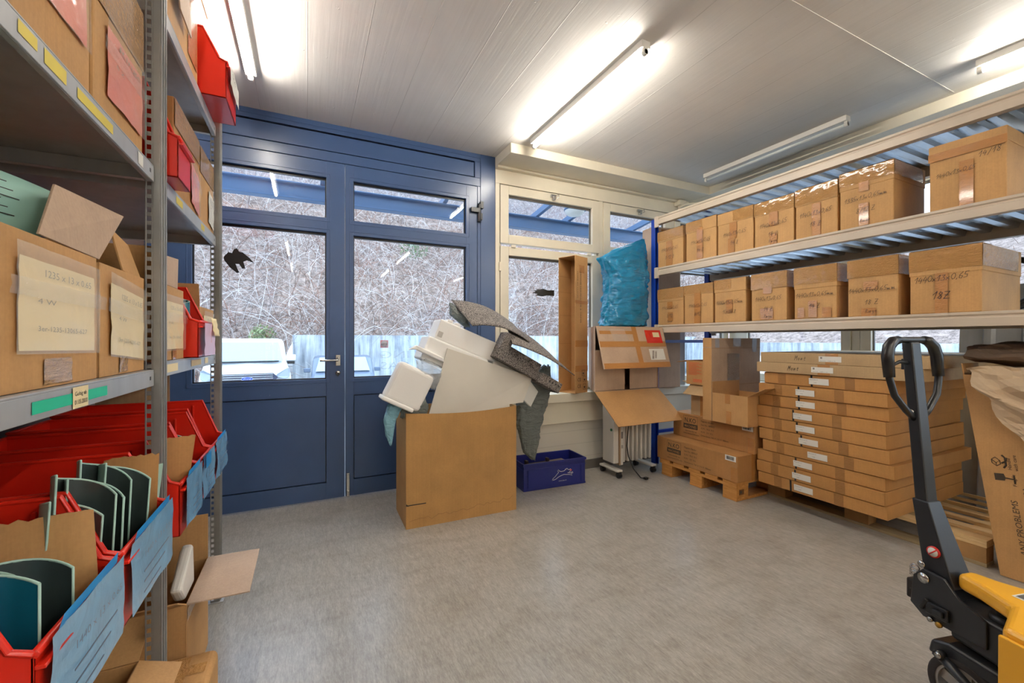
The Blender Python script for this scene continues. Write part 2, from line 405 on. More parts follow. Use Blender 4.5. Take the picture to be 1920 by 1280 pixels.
# lever handle with plate and keyhole
m = MB(); m.box(.197, YD-.012, 1.03, .232, YD, 1.115); m.cyl((.214, YD, 1.09), (0, -1, 0), .009, .05)
m.tube([(.214, YD-.045, 1.075), (.19, YD-.052, 1.075), (.085, YD-.052, 1.075)], .009)
m.build('handle', CHROME, d1, .003)
m = MB(); m.cyl((.214, YD, .975), (0, -1, 0), .017, .01); m.mi = 1; m.box(.209, YD-.0125, .95, .219, YD-.009, .978); m.build('keyhole', [CHROME, BLACK], d1)
m = MB(); m.box(.275, YD-.02, .01, .297, YD, .195); m.box(.279, YD-.03, .15, .293, YD-.02, .19); m.box(.279, YD-.03, .03, .293, YD-.02, .06); m.build('floor_bolt', CHROME, d2, .002)
m = MB(); m.cyl((1.38, YD-.012, 2.28), (0, 0, 1), .016, .16); m.box(1.30, YD-.03, 2.36, 1.375, YD, 2.40); m.box(1.38, YD-.02, 2.30, 1.41, YD, 2.36); m.box(1.385, YD-.03, 2.40, 1.415, YD, 2.46)
m.build('hinge', BLACKM, d2, .002)
# silhouette of a bird stuck on the pane
def bird(mb, cx, cz, s, rot, y):
    P = [(-1, .1), (-.75, .42), (-.55, .4), (-.2, .18), (-.05, .32), (.12, .34), (.2, .16), (.55, .1), (1.05, -.35), (.55, -.16), (.3, -.12), (.22, -.62), (.05, -.5), (-.1, -.62), (-.12, -.12), (-.5, .1), (-.8, .12)]
    c, n = math.cos(rot), math.sin(rot)
    mb.prism([(cx+s*(p*c-q*n), y, cz+s*(p*n+q*c)) for p, q in P], (0, .0008, 0))
m = MB()
P = [(-.06, .035), (-.035, .066), (-.012, .06), (0, .09), (.02, .1), (.035, .075), (.06, .07), (.1, .035), (.135, -.005), (.085, .012), (.062, .0), (.075, -.05), (.055, -.055), (.035, -.02), (.01, -.02), (.035, -.085), (.02, -.09), (-.025, -.05), (-.06, .0), (-.065, .02)]
m.prism([(-.47+a*.93, YD+.0345, 1.79+b*.93) for a, b in P[::-1]], (0, .001, 0)); m.build('bird_sticker', BLACK, d1)
m = MB(); P = [(-.14, .02), (-.10, .035), (-.12, .045), (-.08, .05), (-.095, .062), (-.05, .06), (-.01, .07), (.04, .055), (.12, .06), (.12, -.0), (.03, .002), (-.02, -.01), (-.08, -.005), (-.11, .0), (-.075, .012)]
BIRD2 = P
# maker's badge and lettering on the outside of the right pane (seen mirrored)
m = MB(); m.box(.537, YD+.0425, 1.165, .60, YD+.043, 1.228); m.mi = 1; m.tube([(.5685, YD+.0405, 1.1965), (.5685, YD+.0412, 1.1965)], .027, 20)
m.mi = 2; put_text(m, 'XITRIA', (.596, YD+.040, 1.189), (-1, 0, 0), (0, 0, 1), .018, width=.055)
m.build('sticker', [film('faded_red_sticker', (255, 120, 96), .55, 0, .5), film('sticker_white', (235, 240, 244), .5, 0, .5), INK], d2)
m = MB(); put_text(m, 'ING', (.78, YD+.0425, 1.08), (-1, 0, 0), (0, 0, 1), .085, width=.24); put_text(m, 'CAS', (.78, YD+.0425, .99), (-1, 0, 0), (0, 0, 1), .085, width=.24)
m.build('lettering', film('frosted_lettering', (226, 236, 244), .28, 0, .5), d2)

# --- window wall beside the door (front), X 1.538 .. 4.69
struct(MB().box(1.54, YD-.005, 2.66, XR, YD+.09, 2.80).box(1.54, YD-.005, .66, 1.583, YD+.09, 2.66).box(1.54, YD+.01, 2.795, XR, YD+.09, ZC).build('wall_front', CREAM, bevel=.002))
struct(MB().box(1.54, 3.30, .655, XR-.2, YD+.09, .735).build('trim_2', CREAM, bevel=.004))           # window sill board
o = struct(MB().box(1.54, 3.345, 0, XR, YD+.09, .655).build('wall_front_lower', BLOCKW))
struct(MB().box(1.54, 3.325, .46, XR-.2, 3.345, .655).build('trim_3', CREAM, bevel=.002))
struct(MB().box(1.54, 3.332, 0, XR, 3.346, .085).build('baseboard_front', SKIRT))
struct(MB().box(1.54, YD-.33, 2.805, XR-.76, YD+.01, ZC).box(1.54, YD-.055, 2.785, XR-.76, YD, 2.81).build('trim_4', CREAM, bevel=.003))
struct(MB().box(XR-.76, YB, 2.805, XR, YD+.01, ZC).build('trim_5', CREAM, bevel=.003))
def window(name, axis, a0, a1, at, latch=True, zlo=(.735, 2.095), zhi=(2.115, 2.655)):
    """two sashes one above the other; axis 'x' runs along the front wall, 'y' along the right wall"""
    root = None
    def bx(mb, p0, q0, z0, p1, q1, z1):
        if axis == 'x': mb.box(p0, at+q0, z0, p1, at+q1, z1)
        else: mb.box(at+q0, p0, z0, at+q1, p1, z1)
    f = MB()
    bx(f, a0, .02, zlo[0], a0+.02, .09, zhi[1]); bx(f, a1-.02, .02, zlo[0], a1, .09, zhi[1])
    root = struct(f.build(name, CREAM, bevel=.002))
    for (z0, z1) in (zlo, zhi):
        s = MB(); st = .088; lo = .085
        bx(s, a0+.004, -.008, z0+.004, a0+st, .06, z1-.004); bx(s, a1-st, -.008, z0+.004, a1-.004, .06, z1-.004)
        bx(s, a0+st, -.008, z0+.004, a1-st, .06, z0+lo); bx(s, a0+st, -.008, z1-lo, a1-st, .06, z1-.004)
        sash = s.build('sash', CREAM, root, .003)
        g = MB(); bx(g, a0+st, .03, z0+lo, a1-st, .036, z1-lo); g.build('pane', GLASS, sash)
        k = MB()
        bx(k, a0+st, .026, z1-lo-.018, a1-st, .045, z1-lo); bx(k, a1-st-.01, .026, z0+lo, a1-st, .045, z1-lo); bx(k, a0+st, .026, z0+lo, a0+st+.006, .045, z1-lo)
        k.build('gasket', SKIRT, sash)
    h = MB()
    for q in (.12, .88):
        c = a0+(a1-a0)*q; bx(h, c-.022, -.02, zlo[1]-.012, c+.022, -.006, zlo[1]+.014)
    bx(h, a0-.012, -.02, 1.86, a0+.012, -.004, 1.94)
    h.build('hinge', CREAM, root, .002)
    if latch:
        L = MB(); c = (a0+a1)/2; z = zhi[1]-.035
        bx(L, c-.03, -.03, z-.014, c+.025, -.008, z+.014); bx(L, c-.01, -.045, z-.04, c+.014, -.008, z-.01)
        if axis == 'x': L.tube([(c+.02, at-.04, z), (c+.045, at-.045, z+.012), (c+.05, at-.045, z-.01), (c+.03, at-.04, z-.02)], .004, 6)
        L.build('latch', CHROME, root, .003)
    return root
w1 = window('window_1', 'x', 1.585, 2.705, YD)
window('window_2', 'x', 2.755, 3.70, YD); window('window_3', 'x', 3.76, 4.66, YD, False)
m = MB(); m.prism([(2.07+a*.95, YD+.028, 1.66+b*.95) for a, b in BIRD2], (0, .001, 0)); m.build('bird_sticker', BLACK, w1)
struct(MB().box(2.705, YD, .735, 2.755, YD+.09, 2.66).box(3.70, YD, .735, 3.76, YD+.09, 2.66).build('trim_6', CREAM, bevel=.003))
# --- right wall with its windows
struct(MB().box(XR, YB, 2.66, XR+.12, YD+.09, ZC).box(XR, YB, .655, XR+.12, -3.9, 2.66).build('wall_right', WALLW))
struct(MB().box(XR-.02, YB, 0, XR+.12, YD, .655).build('wall_right_lower', BLOCKW))
struct(MB().box(XR-.2, YB, .70, XR+.12, YD-.02, .76).build('trim_7', CREAM, bevel=.004))
struct(MB().box(XR-.17, YB, .48, XR-.02, YD-.02, .70).build('trim_8', CREAM, bevel=.003))
struct(MB().box(XR-.035, YB, 0, XR-.02, YD-.2, .09).build('baseboard_right', BLACK))
n = 4
for y0, y1 in ((2.24, 3.40), (.86, 2.17), (-.5, .80), (-2.2, -.6), (-3.9, -2.2)):  # rearmost windows lie out of view, added to let in more daylight
    window('window_%d' % n, 'y', y0, y1, XR, False, (.76, 2.095), (2.115, 2.655)); n += 1
struct(MB().box(XR, 3.40, .76, XR+.09, 3.545, 2.66).box(XR, 2.17, .76, XR+.09, 2.24, 2.66).box(XR, .80, .76, XR+.09, .86, 2.66).box(XR, -.6, .76, XR+.09, -.5, 2.66).build('trim_9', CREAM, bevel=.003))
# fine pipe along the right soffit corner
o = MB(); o.tube([(3.80, YD-.03, 2.74), (3.80, YD-.12, 2.74), (3.95, YD-.22, 2.75), (4.2, YD-.3, 2.76)], .012); o.box(3.75, YD-.09, 2.745, 3.85, YD-.01, 2.80); o.box(3.785, YD-.06, 2.66, 3.815, YD-.03, 2.75)
struct(o.build('trim_10', CREAM, bevel=.001))

# ================================================================== OUTSIDE
GZ = -.7
def groundmat(name, c1, c2, sc):
    n = NM(name); a = n.noise(sc, 6, dist=.5); b = n.noise(sc*9, 4)
    n.bump(b, .8, .05)
    return n.set(Base_Color=n.ramp(n.mix(a, b, .5), [(.38, srgb(*c1)), (.62, srgb(*c2))]), Roughness=.9)
ASPH = groundmat('asphalt', (120, 122, 126), (160, 162, 166), 2)
LITTER = groundmat('leaf_litter_slope', (78, 64, 58), (190, 170, 160), 5)
struct(MB().box(-30, 3.72, GZ-.1, 40, 40, GZ).box(4.9, -20, GZ-.1, 40, 3.72, GZ).box(-30, -20, GZ-.1, 4.9, -4.5, GZ).build('ground_outside', ASPH))
def concrete_out():
    n = NM('stained_concrete'); s = n.noise(3, 6, n.coord((1.6, 1.6, .12)), .7); b = n.noise(1.2, 4)
    return n.set(Base_Color=n.ramp(n.mix(s, b, .3), [(.36, srgb(112, 122, 132)), (.6, srgb(206, 212, 216))]), Roughness=.85)
CONC = concrete_out()
struct(MB().box(-.5, 18, GZ, 24, 18.3, 1.42).build('retaining_wall', CONC))
struct(MB().box(20, -12, GZ, 20.3, 17.9, 1.1).build('retaining_wall_side', CONC))
def slope(u, v):
    x = -26+u*62; t = v
    y = 18.25+t*17; z = 1.36+t*13.5+noise.noise(V((x*.25, y*.25, 0)))*1.0*min(1, t*6)
    if x < -.5: # no wall here: the slope runs down to the ground
        k = min(1, (-.5-x)/.6); y = y-.6*k*(1-t); z = z-1.9*k*(1-t)
    return (x, y, z)
struct(MB().grid(slope, 80, 30).build('hillside', LITTER))
def slope2(u, v):
    y = -14+u*34; return (20.2+v*16, y, 1.05+v*8+noise.noise(V((y*.25, v*5, 3)))*.8*v)
struct(MB().grid(slope2, 40, 16).build('hillside_right', LITTER))
# tangled bare winter brush
def brush(name, mats, label, n, place, seed, L=(1.0, 3.2), r=(.008, .022), up=.6):
    rnd = random.Random(seed); m = MB()
    for i in range(n):
        p = V(place(rnd)); d = V((rnd.uniform(-1, 1), rnd.uniform(-1, .6), rnd.uniform(.0, 1)+up)).normalized()
        ln = rnd.uniform(*L); k = 5; bend = V((rnd.uniform(-1, 1), rnd.uniform(-.6, .6), rnd.uniform(-1.4, .1)))*.32; pts = [p]
        for j in range(k): d = (d+bend).normalized(); p = p+d*ln/k; pts.append(p)
        rr = rnd.uniform(*r); m.mi = rnd.randrange(len(mats)); m.tube(pts, [rr*(1-.12*j) for j in range(k+1)], 3, caps=False)
    o = m.build(name, mats); o['kind'] = 'stuff'; return tag(o, label, 'brush')
TW = [plain('twig_pale', (196, 186, 182), .8), plain('twig_grey', (140, 126, 122), .8), plain('twig_brown', (112, 88, 80), .8), plain('twig_rust', (150, 108, 92), .8), plain('twig_white', (224, 218, 216), .8)]
def on_slope(r):
    u = r.uniform(.28, .98); v = r.random()**1.4*.95; return slope(u, v)
brush('winter_brush', TW, 'tangled pale bare brush covering the whole hillside outside', 13000, on_slope, 3, (.8, 2.8), (.005, .016))
brush('winter_brush', TW, 'bare twigs on the slope beyond the side windows', 900, lambda r: (lambda p: (p[0]+2.2, p[1], p[2]))(slope2(r.uniform(.3, .8), .1+r.random()*.6)), 5)
brush('dry_grass', TW[:1]+TW[4:], 'pale dry grass along the top of the concrete wall', 1600, lambda r: (r.uniform(.3, 20), r.uniform(18.9, 19.6), 1.5), 9, (.2, .5), (.006, .014))
# leafless trees
def tree(x, y, z, h, seed, label):
    rnd = random.Random(seed); m = MB()
    def grow(p, d, L, r, lv):
        pts = [p]; q = p
        for j in range(4): d = (d+V((rnd.uniform(-.14, .14), rnd.uniform(-.14, .14), .05))).normalized(); q = q+d*L/4; pts.append(q)
        m.tube(pts, [r*(1-.15*j) for j in range(5)], 4 if lv else 6, caps=False)
        if lv < 3:
            for j in range(4 if lv else 6):
                b = pts[rnd.randint(1, 4)]; grow(b, (d+V((rnd.uniform(-.9, .9), rnd.uniform(-.9, .9), rnd.uniform(0, .5)))).normalized(), L*.55, r*.5, lv+1)
    grow(V((x, y, z)), V((0, 0, 1)), h, .07, 0)
    tag(m.build('bare_tree', TW[1]), label, 'tree', 'bare trees on the hillside')
for i, (x, v) in enumerate(((-3.0, .5), (1.0, .7), (5.5, .55), (9, .72), (13, .5), (17.5, .66))):
    u = (x+26)/62; p = slope(u, v); tree(p[0], p[1], p[2]-.1, 5.0+i % 3, 20+i, 'slim leafless tree standing on the upper hillside')
# evergreen bushes among the brush
EVG = [plain('ivy_green', (104, 140, 96), .7, var=.2), plain('olive_green', (150, 164, 120), .7, var=.2)]
def bush(x, v, s, seed, label, mt):
    p = slope((x+26)/62, v); rnd = random.Random(seed); m = MB()
    for i in range(420):
        d = V((rnd.gauss(0, 1), rnd.gauss(0, 1), rnd.gauss(0, 1))).normalized()*s*rnd.random()**.4
        c = V(p)+V((0, -.5, s*.4))+d; a = V((rnd.uniform(-1, 1), rnd.uniform(-1, 1), rnd.uniform(-1, 1))).normalized()*.07; b = a.cross(V((rnd.random(), rnd.random(), rnd.random()))).normalized()*.04
        m.quad(c-a, c-b, c+a, c+b)
    tag(m.build('green_bush', mt), label, 'bush')
bush(-1.6, .12, .5, 1, 'small light green shrub above the white van', EVG[1]); bush(5.4, .36, .9, 2, 'loose green ivy bush halfway up the slope', EVG[0]); bush(10.2, .42, 1.0, 3, 'dark green bush beyond the pale framed window', EVG[0])
# --- glass canopy on blue steel outside the doors
cn = thing('glass_canopy', 'blue steel canopy with glass roof outside the doors', 'canopy', (1.5, 3.7, 2.8))
CBLUE = plain('canopy_blue', (74, 104, 140), .4)
MB().box(-5, 1.26, -.09, 6, 1.34, .06).box(-5, 1.20, .045, 6, 1.26, .06).box(-5, 1.24, -.10, 6, 1.36, -.085).build('front_beam', CBLUE, cn, .004)
MB().box(-5, -.05, .22, 6, .03, .32).build('wall_beam', CBLUE, cn, .004)
for x in (-3.6, -2.4, -1.35, -.02, 1.25, 1.75, 2.9, 4.1, 5.2):
    MB().prism([(x-.025, 0, .22), (x-.025, 1.5, .03), (x-.025, 1.5, .10), (x-.025, 0, .30)], (.05, 0, 0)).build('rafter', CBLUE, cn)
n_ = NM('frosted_roof_glass'); n_.set(Base_Color=(.9, .95, 1, 1), Roughness=.35, Alpha=.12)
MB().plate((-5, 0, .31), (11, 0, 0), (0, 1.7, -.21), .008).build('roof_glass', n_.m, cn)
t = thing('dome_lamp', 'round white dome lamp under the glass canopy', 'lamp', (3.02, 4.45, 2.80))
MB().cyl((0, 0, .05), (0, 0, 1), .13, .03).build('lamp_base', CBLUE, t)
mb = MB(); mb.grid(lambda u, v: (.125*math.cos(2*math.pi*u)*math.cos(v*math.pi/2), .125*math.sin(2*math.pi*u)*math.cos(v*math.pi/2), .05-.075*math.sin(v*math.pi/2)), 24, 8); mb.build('diffuser', WHITEP, t)
# --- white delivery van, front towards the building
VANW = plain('van_white', (214, 218, 222), .3); VGL = plain('misted_windscreen', (150, 172, 190), .2); LAMPG = plain('headlight_glass', (150, 160, 172), .15)
van = thing('delivery_van', 'white van parked facing the doors before the hillside', 'van', (-1.35, 12.4, GZ), math.radians(6))
prof = [(0, .35), (-.04, .6), (0, 1.0), (.12, 1.13), (.75, 1.28), (1.55, 1.93), (1.9, 1.97), (4.9, 1.95), (4.95, .35)]
def vsec(mb, prof, w, crown):
    n = len(prof); rows = []
    for x in (-1, -.97, -.85, 0, .85, .97, 1):
        rows.append([(x*w*(1-.10*max(0, (z-1.1))), y+(.14*x*x if y < .8 else .03*x*x), z-(.10 if abs(x) == 1 else .03 if abs(x) == .97 else 0)*(z > .9)) for y, z in prof])
    vs = [p for r in rows for p in r]; k = n; mb.smooth = False
    fs = [(i*k+j, (i+1)*k+j, (i+1)*k+(j+1) % k, i*k+(j+1) % k) for i in range(len(rows)-1) for j in range(k)]
    fs += [tuple(range(k)), tuple((len(rows)-1)*k+j for j in range(k))[::-1]]
    mb.add(vs, fs)
m = MB(); vsec(m, prof, .99, 0); m.build('body', VANW, van, .03)
def wsx(x, t, off=.02):  # point on the sloping windscreen
    y = .80+t*.70; z = 1.315+t*.565; return (x*(1-.10*(z-1.1)), y+.03*x*x-.012-off, z+off-(.0))
m = MB(); m.grid(lambda u, v: wsx((u-.5)*2*.86*(1-.04*v), .03+v*.9), 12, 4); m.build('windscreen', VGL, van)
m = MB(); m.tube([wsx(x, .01, .03) for x in (-.75, -.3, .3, .75)], .02, 6); m.build('wiper', BLACK, van)
m = MB(); P = [(-.50, .98), (-.42, 1.08), (.42, 1.08), (.50, .98), (.40, .80), (-.40, .80)]; m.prism([(x*1.35, -.055, z) for x, z in P], (0, .12, 0)); gr = m.build('grille', plain('grille_dark', (62, 64, 84), .4), van)
m = MB()
for z in (.85, .90, .95, 1.0, 1.05): m.box(-.56, -.068, z, .56, -.055, z+.018)
m.build('slat', CHROME, gr)
m = MB(); m.grid(lambda u, v: (.13*math.cos(2*math.pi*u)*v, -.075, .96+.055*math.sin(2*math.pi*u)*v), 20, 1); m.mi = 1
m.grid(lambda u, v: (.118*math.cos(2*math.pi*u)*v, -.078, .96+.045*math.sin(2*math.pi*u)*v), 20, 1); m.mi = 0; put_text(m, 'Ford', (-.085, -.081, .935), (1, 0, 0), (0, 0, 1), .075, .3, width=.17)
m.build('badge', [CHROME, plain('badge_blue', (60, 84, 168), .3)], gr)
for s in (-1, 1):
    m = MB(); m.prism([(s*.62, .0, .98), (s*.66, .0, 1.06), (s*.90, .10, 1.20), (s*.965, .2, 1.16), (s*.955, .10, .98), (s*.85, .03, .92)][::s], (0, .14*1, 0)); m.xf(Matrix.Translation((0, -.03, 0))); m.build('headlight', LAMPG, van, .01)
    m = MB(); m.box(s*1.02-.09, .95, 1.34, s*1.02+.09+s*.06, 1.06, 1.52); m.build('mirror', VANW, van, .03)
    m = MB(); m.box(s*1.04-.10, .935, 1.26, s*1.04+.10, 1.04, 1.34); m.build('mirror_base', BLACK, van, .02)
    m = MB(); m.prism([(s*.955, 1.0, 1.32), (s*.90, 1.55, 1.80), (s*.90, 2.1, 1.82), (s*.955, 2.1, 1.32)][::s], (s*.015, 0, 0)); m.build('side_window', BLACK, van)
    [MB().cyl((s*.80, q, .34), (s, 0, 0), .34, .19).build('wheel', RUBBER, van) for q in (.95, 4.0)]
m = MB(); m.box(-.94, -.05, .40, .94, .1, .62); m.build('bumper', plain('bumper_dark', (70, 74, 82), .6), van, .03)
m = MB(); put_text(m, 'Kempf Service', (-.42, .26, 1.19), (1, 0, 0), (0, 1, .24), .13, width=.84); m.xf(Matrix.Translation((0, 0, .012))); m.build('lettering', plain('pale_van_lettering', (150, 200, 206), .5), van)
# --- dark car nose beside it
def car(loc, rz, mt, label):
    c = thing('parked_car', label, 'car', loc, rz)
    pf = [(0, .3), (-.03, .55), (.05, .72), (.9, .95), (1.6, 1.38), (2.0, 1.44), (3.3, 1.40), (4.1, .95), (4.2, .35)]
    m = MB(); vsec(m, pf, .88, 0); m.build('body', mt, c, .03)
    m = MB(); m.grid(lambda u, v: ((u-.5)*1.5*(1-.12*v), .96+.60*v-.03, 1.0+.385*v+.01), 8, 2); m.build('windscreen', plain('car_glass', (150, 170, 188), .12), c)
    for s in (-1, 1):
        m = MB(); m.prism([(s*.5, -.02, .62), (s*.55, -.0, .72), (s*.84, .16, .80), (s*.86, .2, .68)][::s], (0, .1, 0)); m.build('headlight', LAMPG, c, .01)
        m = MB(); m.box(s*.98-.09, 1.05, .98, s*.98+.09, 1.15, 1.10); m.build('mirror', mt, c, .02)
        [MB().cyl((s*.7, q, .32), (s, 0, 0), .32, .19).build('wheel', RUBBER, c) for q in (.8, 3.4)]
    MB().box(-.4, -.06, .45, .4, .0, .62).build('grille', BLACK, c, .01)
car((.92, 12.6, GZ), math.radians(-3), plain('dark_car_paint', (96, 112, 134), .25), 'dark parked car seen low behind the door lever')
car((15.5, 7.2, GZ), math.radians(70), VANW, 'white car seen low through the side window')

# ================================================================== CEILING LAMPS
def lamp(x, y0, y1, lit, label, group='batten tube lamps on the ceiling'):
    t = thing('tube_lamp', label, 'lamp', (x, (y0+y1)/2, ZC), 0, group); h = abs(y1-y0)/2
    MB().box(-.03, -h, -.040, .03, h, 0).build('rail', WHITEP, t, .003)
    for s in (-1, 1):
        m = MB(); y = s*(h-.012); m.box(-.012, y-.012, -.075, .012, y+.012, -.036); m.cyl((0, y-.012, -.062), (0, 1, 0), .016, .024, 12); m.build('lamp_holder', WHITEP, t, .002)
    MB().cyl((0, -h+.026, -.062), (0, 1, 0), .013, 2*h-.052, 14).build('tube', TUBEM if lit else plain('unlit_tube', (226, 232, 232), .3), t)
    return t
lamp(1.69, 1.79, 3.09, True, 'lit tube lamp hanging over the waste carton, middle of the ceiling')
lamp(-.31, 1.78, 3.04, True, 'lit tube lamp nearest the metal shelving on the left')
lamp(3.60, -.22, 1.07, True, 'lit tube lamp above the right rack, cut by the picture edge')
lamp(3.60, 1.74, 2.99, False, 'unlit tube lamp beside the pale soffit on the right')
lamp(1.69, -1.9, -.6, True, 'added lit tube lamp, unseen behind the viewpoint, centre row'); lamp(-.31, -1.9, -.6, True, 'added lit tube lamp, unseen behind the viewpoint, left row'); lamp(3.6, -1.9, -.6, True, 'added lit tube lamp, unseen behind the viewpoint, right row')  # out of view, added to brighten the room from behind
for x_, l_ in ((-.31, 'added unseen back row tube lamp by the left wall'), (1.69, 'added unseen back row tube lamp in the centre'), (3.6, 'added unseen back row tube lamp by the right wall')): lamp(x_, -3.95, -2.75, True, l_)  # unseen rear lamps added to raise the ambient light

# ================================================================== CARTON BUILDERS
def front(w, d, e=.001):
    """frame of the front face: origin bottom left, u right, v up"""
    return lambda x, z, off=0: V((-w/2+x, -d/2-e-off, z))
UX, UZ = V((1, 0, 0)), V((0, 0, 1))
def decal(mb, F, x0, z0, x1, z1, off=0, jit=0, n=1, rnd=random):
    if n == 1: mb.quad(F(x0, z0, off), F(x1, z0, off), F(x1, z1, off), F(x0, z1, off)); return
    mb.grid(lambda u, v: F(x0+(x1-x0)*u, z0+(z1-z0)*v, off+jit*abs(noise.noise(V((u*7+x0*31, v*7+z0*17, x1*5))))), n, n)
def hollow(mb, w, d, h, t=.004, floor=True):
    mb.box(-w/2, -d/2, 0, w/2, -d/2+t, h); mb.box(-w/2, d/2-t, 0, w/2, d/2, h)
    mb.box(-w/2, -d/2+t, 0, -w/2+t, d/2-t, h); mb.box(w/2-t, -d/2+t, 0, w/2, d/2-t, h)
    if floor: mb.box(-w/2+t, -d/2+t, 0, w/2-t, d/2-t, t)
def flap(name, root, mat, side, w, d, h, L, ang, t=.004, inset=0, taper=0):
    """carton flap hinged on a top edge; ang from straight up (0) outwards; negative folds in"""
    a = math.radians(ang)
    ax = {'f': ((-w/2+inset, -d/2, h), (w-2*inset, 0, 0), (0, -1, 0)), 'b': ((w/2-inset, d/2, h), (-w+2*inset, 0, 0), (0, 1, 0)),
          'l': ((-w/2, d/2-inset, h), (0, -d+2*inset, 0), (-1, 0, 0)), 'r': ((w/2, -d/2+inset, h), (0, d-2*inset, 0), (1, 0, 0))}[side]
    p, u, out = V(ax[0]), V(ax[1]), V(ax[2]); v = out*math.sin(a)*L+UZ*math.cos(a)*L
    n = u.cross(v).normalized()*t; e = u.normalized()*taper
    A = [p, p+u, p+u-e+v, p+e+v]
    m = MB(); m.add(A+[q-n for q in A], [(0, 1, 2, 3), (7, 6, 5, 4), (0, 4, 5, 1), (1, 5, 6, 2), (2, 6, 7, 3), (3, 7, 4, 0)])
    return m.build(name, mat, root)
def rack_carton(y0, y1, zb, zt, label, group, writing, seed, depth=.40, wrap='full', tapes=(), lidline=.66, x=3.12, mat=None, dy=0):
    """taped telescoping carton, front towards the aisle (world -X)"""
    w, h, d = y0-y1, zt-zb, depth; rnd = random.Random(seed)
    t = thing('cardboard_box', label, 'box', (x+d/2, (y0+y1)/2, zb), -math.pi/2+math.radians(rnd.uniform(-.7, .7)), group)
    m = MB(); m.box(-w/2+.003, -d/2+.003, 0, w/2-.003, d/2-.003, h-.004); m.build('body', mat or CBR, t, .005)
    hl = h*(1-lidline)
    m = MB(); m.box(-w/2, -d/2, h-hl, w/2, d/2, h); m.build('lid', mat or CBR, t, .004)
    F = front(w, d)
    if wrap:
        m = MB(); f = {'full': (0, 1), 'left': (0, .55), 'right': (.45, 1)}[wrap]; zlo = h-hl*rnd.uniform(.75, 1.0)
        N = 26
        m.grid(lambda u, v: F(w*(f[0]+(f[1]-f[0])*u), zlo+(h-.004-zlo)*v+.006*noise.noise(V((u*5, seed, v))), .0006+.0035*abs(noise.noise(V((u*6, v*9+seed, 2))))), N, 8)
        m.grid(lambda u, v: V((w/2+.0012+.004*abs(noise.noise(V((u*5, v*7+seed, 5)))), -d/2+d*u*.9, zlo+(h-.004-zlo)*v)), 12, 6)
        m.grid(lambda u, v: V((-w/2+w*u, -d/2+.14*v, h+.0012+.003*abs(noise.noise(V((u*6, v*3, seed)))))), 14, 3)
        m.build('wrap_tape', TAPEW, t)
    if tapes:
        for (a, b, c, e) in tapes: m = MB(); decal(m, F, a*w, b*h, c*w, e*h, .0022); m.build('tape', TAPE, t)
    if writing:
        m = MB()
        for (s, cx, cz, sz, rot) in writing:
            W_ = handw(s, sz); u = V((math.cos(rot), 0, math.sin(rot))); v = V((-math.sin(rot), 0, math.cos(rot)))
            hand(m, s, F(cx*w, cz*h, .0045)-u*W_/2, u, v, sz, seed)
        m.build('handwriting', INK, t)
    return t
# ================================================================== BLUE AND BEIGE PALLET RACK ON THE RIGHT
RY0, RY1 = 3.16, .10; RX0, RX1 = 3.10, 3.90
rk = thing('storage_rack', 'blue and beige wide shelf rack along the right wall', 'shelf rack', (RX0, RY0, 0))
LEN = RY0-RY1
for x in (0, RX1-RX0-.045):
    for y in (0, -LEN-.055):
        m = MB(); m.box(x, y, 0, x+.004, y+.055, 2.425); m.box(x+.041, y, 0, x+.045, y+.055, 2.425); m.box(x+.004, y+.051, 0, x+.041, y+.055, 2.425)
        m.build('upright', RBLUE, rk, .001)
for y in (.03, -LEN-.03):
    for z in (.3, 1.2, 2.1):
        MB().box(.045, y-.012, z, RX1-RX0-.045, y+.012, z+.03).build('brace', RBLUE, rk)
def beam(z, x, face):
    m = MB(); y0, y1 = -LEN, -.002
    # stepped box beam
    P = [(0, -.035), (-.012, -.035), (-.012, .008), (-.004, .012), (-.004, .020), (-.012, .026), (-.012, .040), (0, .040)]
    P = [(a if face < 0 else -a, b) for a, b in P]
    if face > 0: P = P[::-1]
    m.prism([(x+a+(.0 if face < 0 else 0), y1, z+b) for a, b in P], (0, y0-y1, 0))
    m.box(min(x, x-face*.035), y0, z-.035, max(x, x-face*.035), y1, z+.040)
    m.build('beam', BEIGE, rk, .0015)
    for y in (-.05, y0): MB().box(x-.014 if face < 0 else x, y, z-.06, x if face < 0 else x+.014, y+.05, z+.045).build('beam_hook', BEIGE, rk, .001)
for z in (1.335, 1.895, 2.395):
    beam(z, 0, -1); beam(z, RX1-RX0, 1)
    m = MB(); pitch = .115; y = -.01; k = 0
    P = []
    while y > -LEN+.11:
        P += [(y, 0), (y-.055, 0), (y-.065, -.026), (y-.105, -.026)]; y -= pitch
    vs = []; zz = z+.038
    for (a, b) in P: vs += [(.01, a, zz+b), (RX1-RX0-.01, a, zz+b)]
    m.add(vs, [(2*i, 2*i+1, 2*i+3, 2*i+2) for i in range(len(P)-1)])
    m.build('deck', DECK, rk, solid=.0012)
DK = 1.9365
GT = 'cartons on the upper rack level'; GL = 'cartons on the lower rack level'
ct = ((.34, .12, .62, .52),)
def W1(a, b, c=None, s=.032, cz=.46, r=.03):
    o = [(a, .5, cz, s, r)]; 
    if b: o.append((b, .5, cz-.22, s*1.05, r))
    if c: o.append((c, .5, max(.06, cz-.38), s*.8, r))
    return o
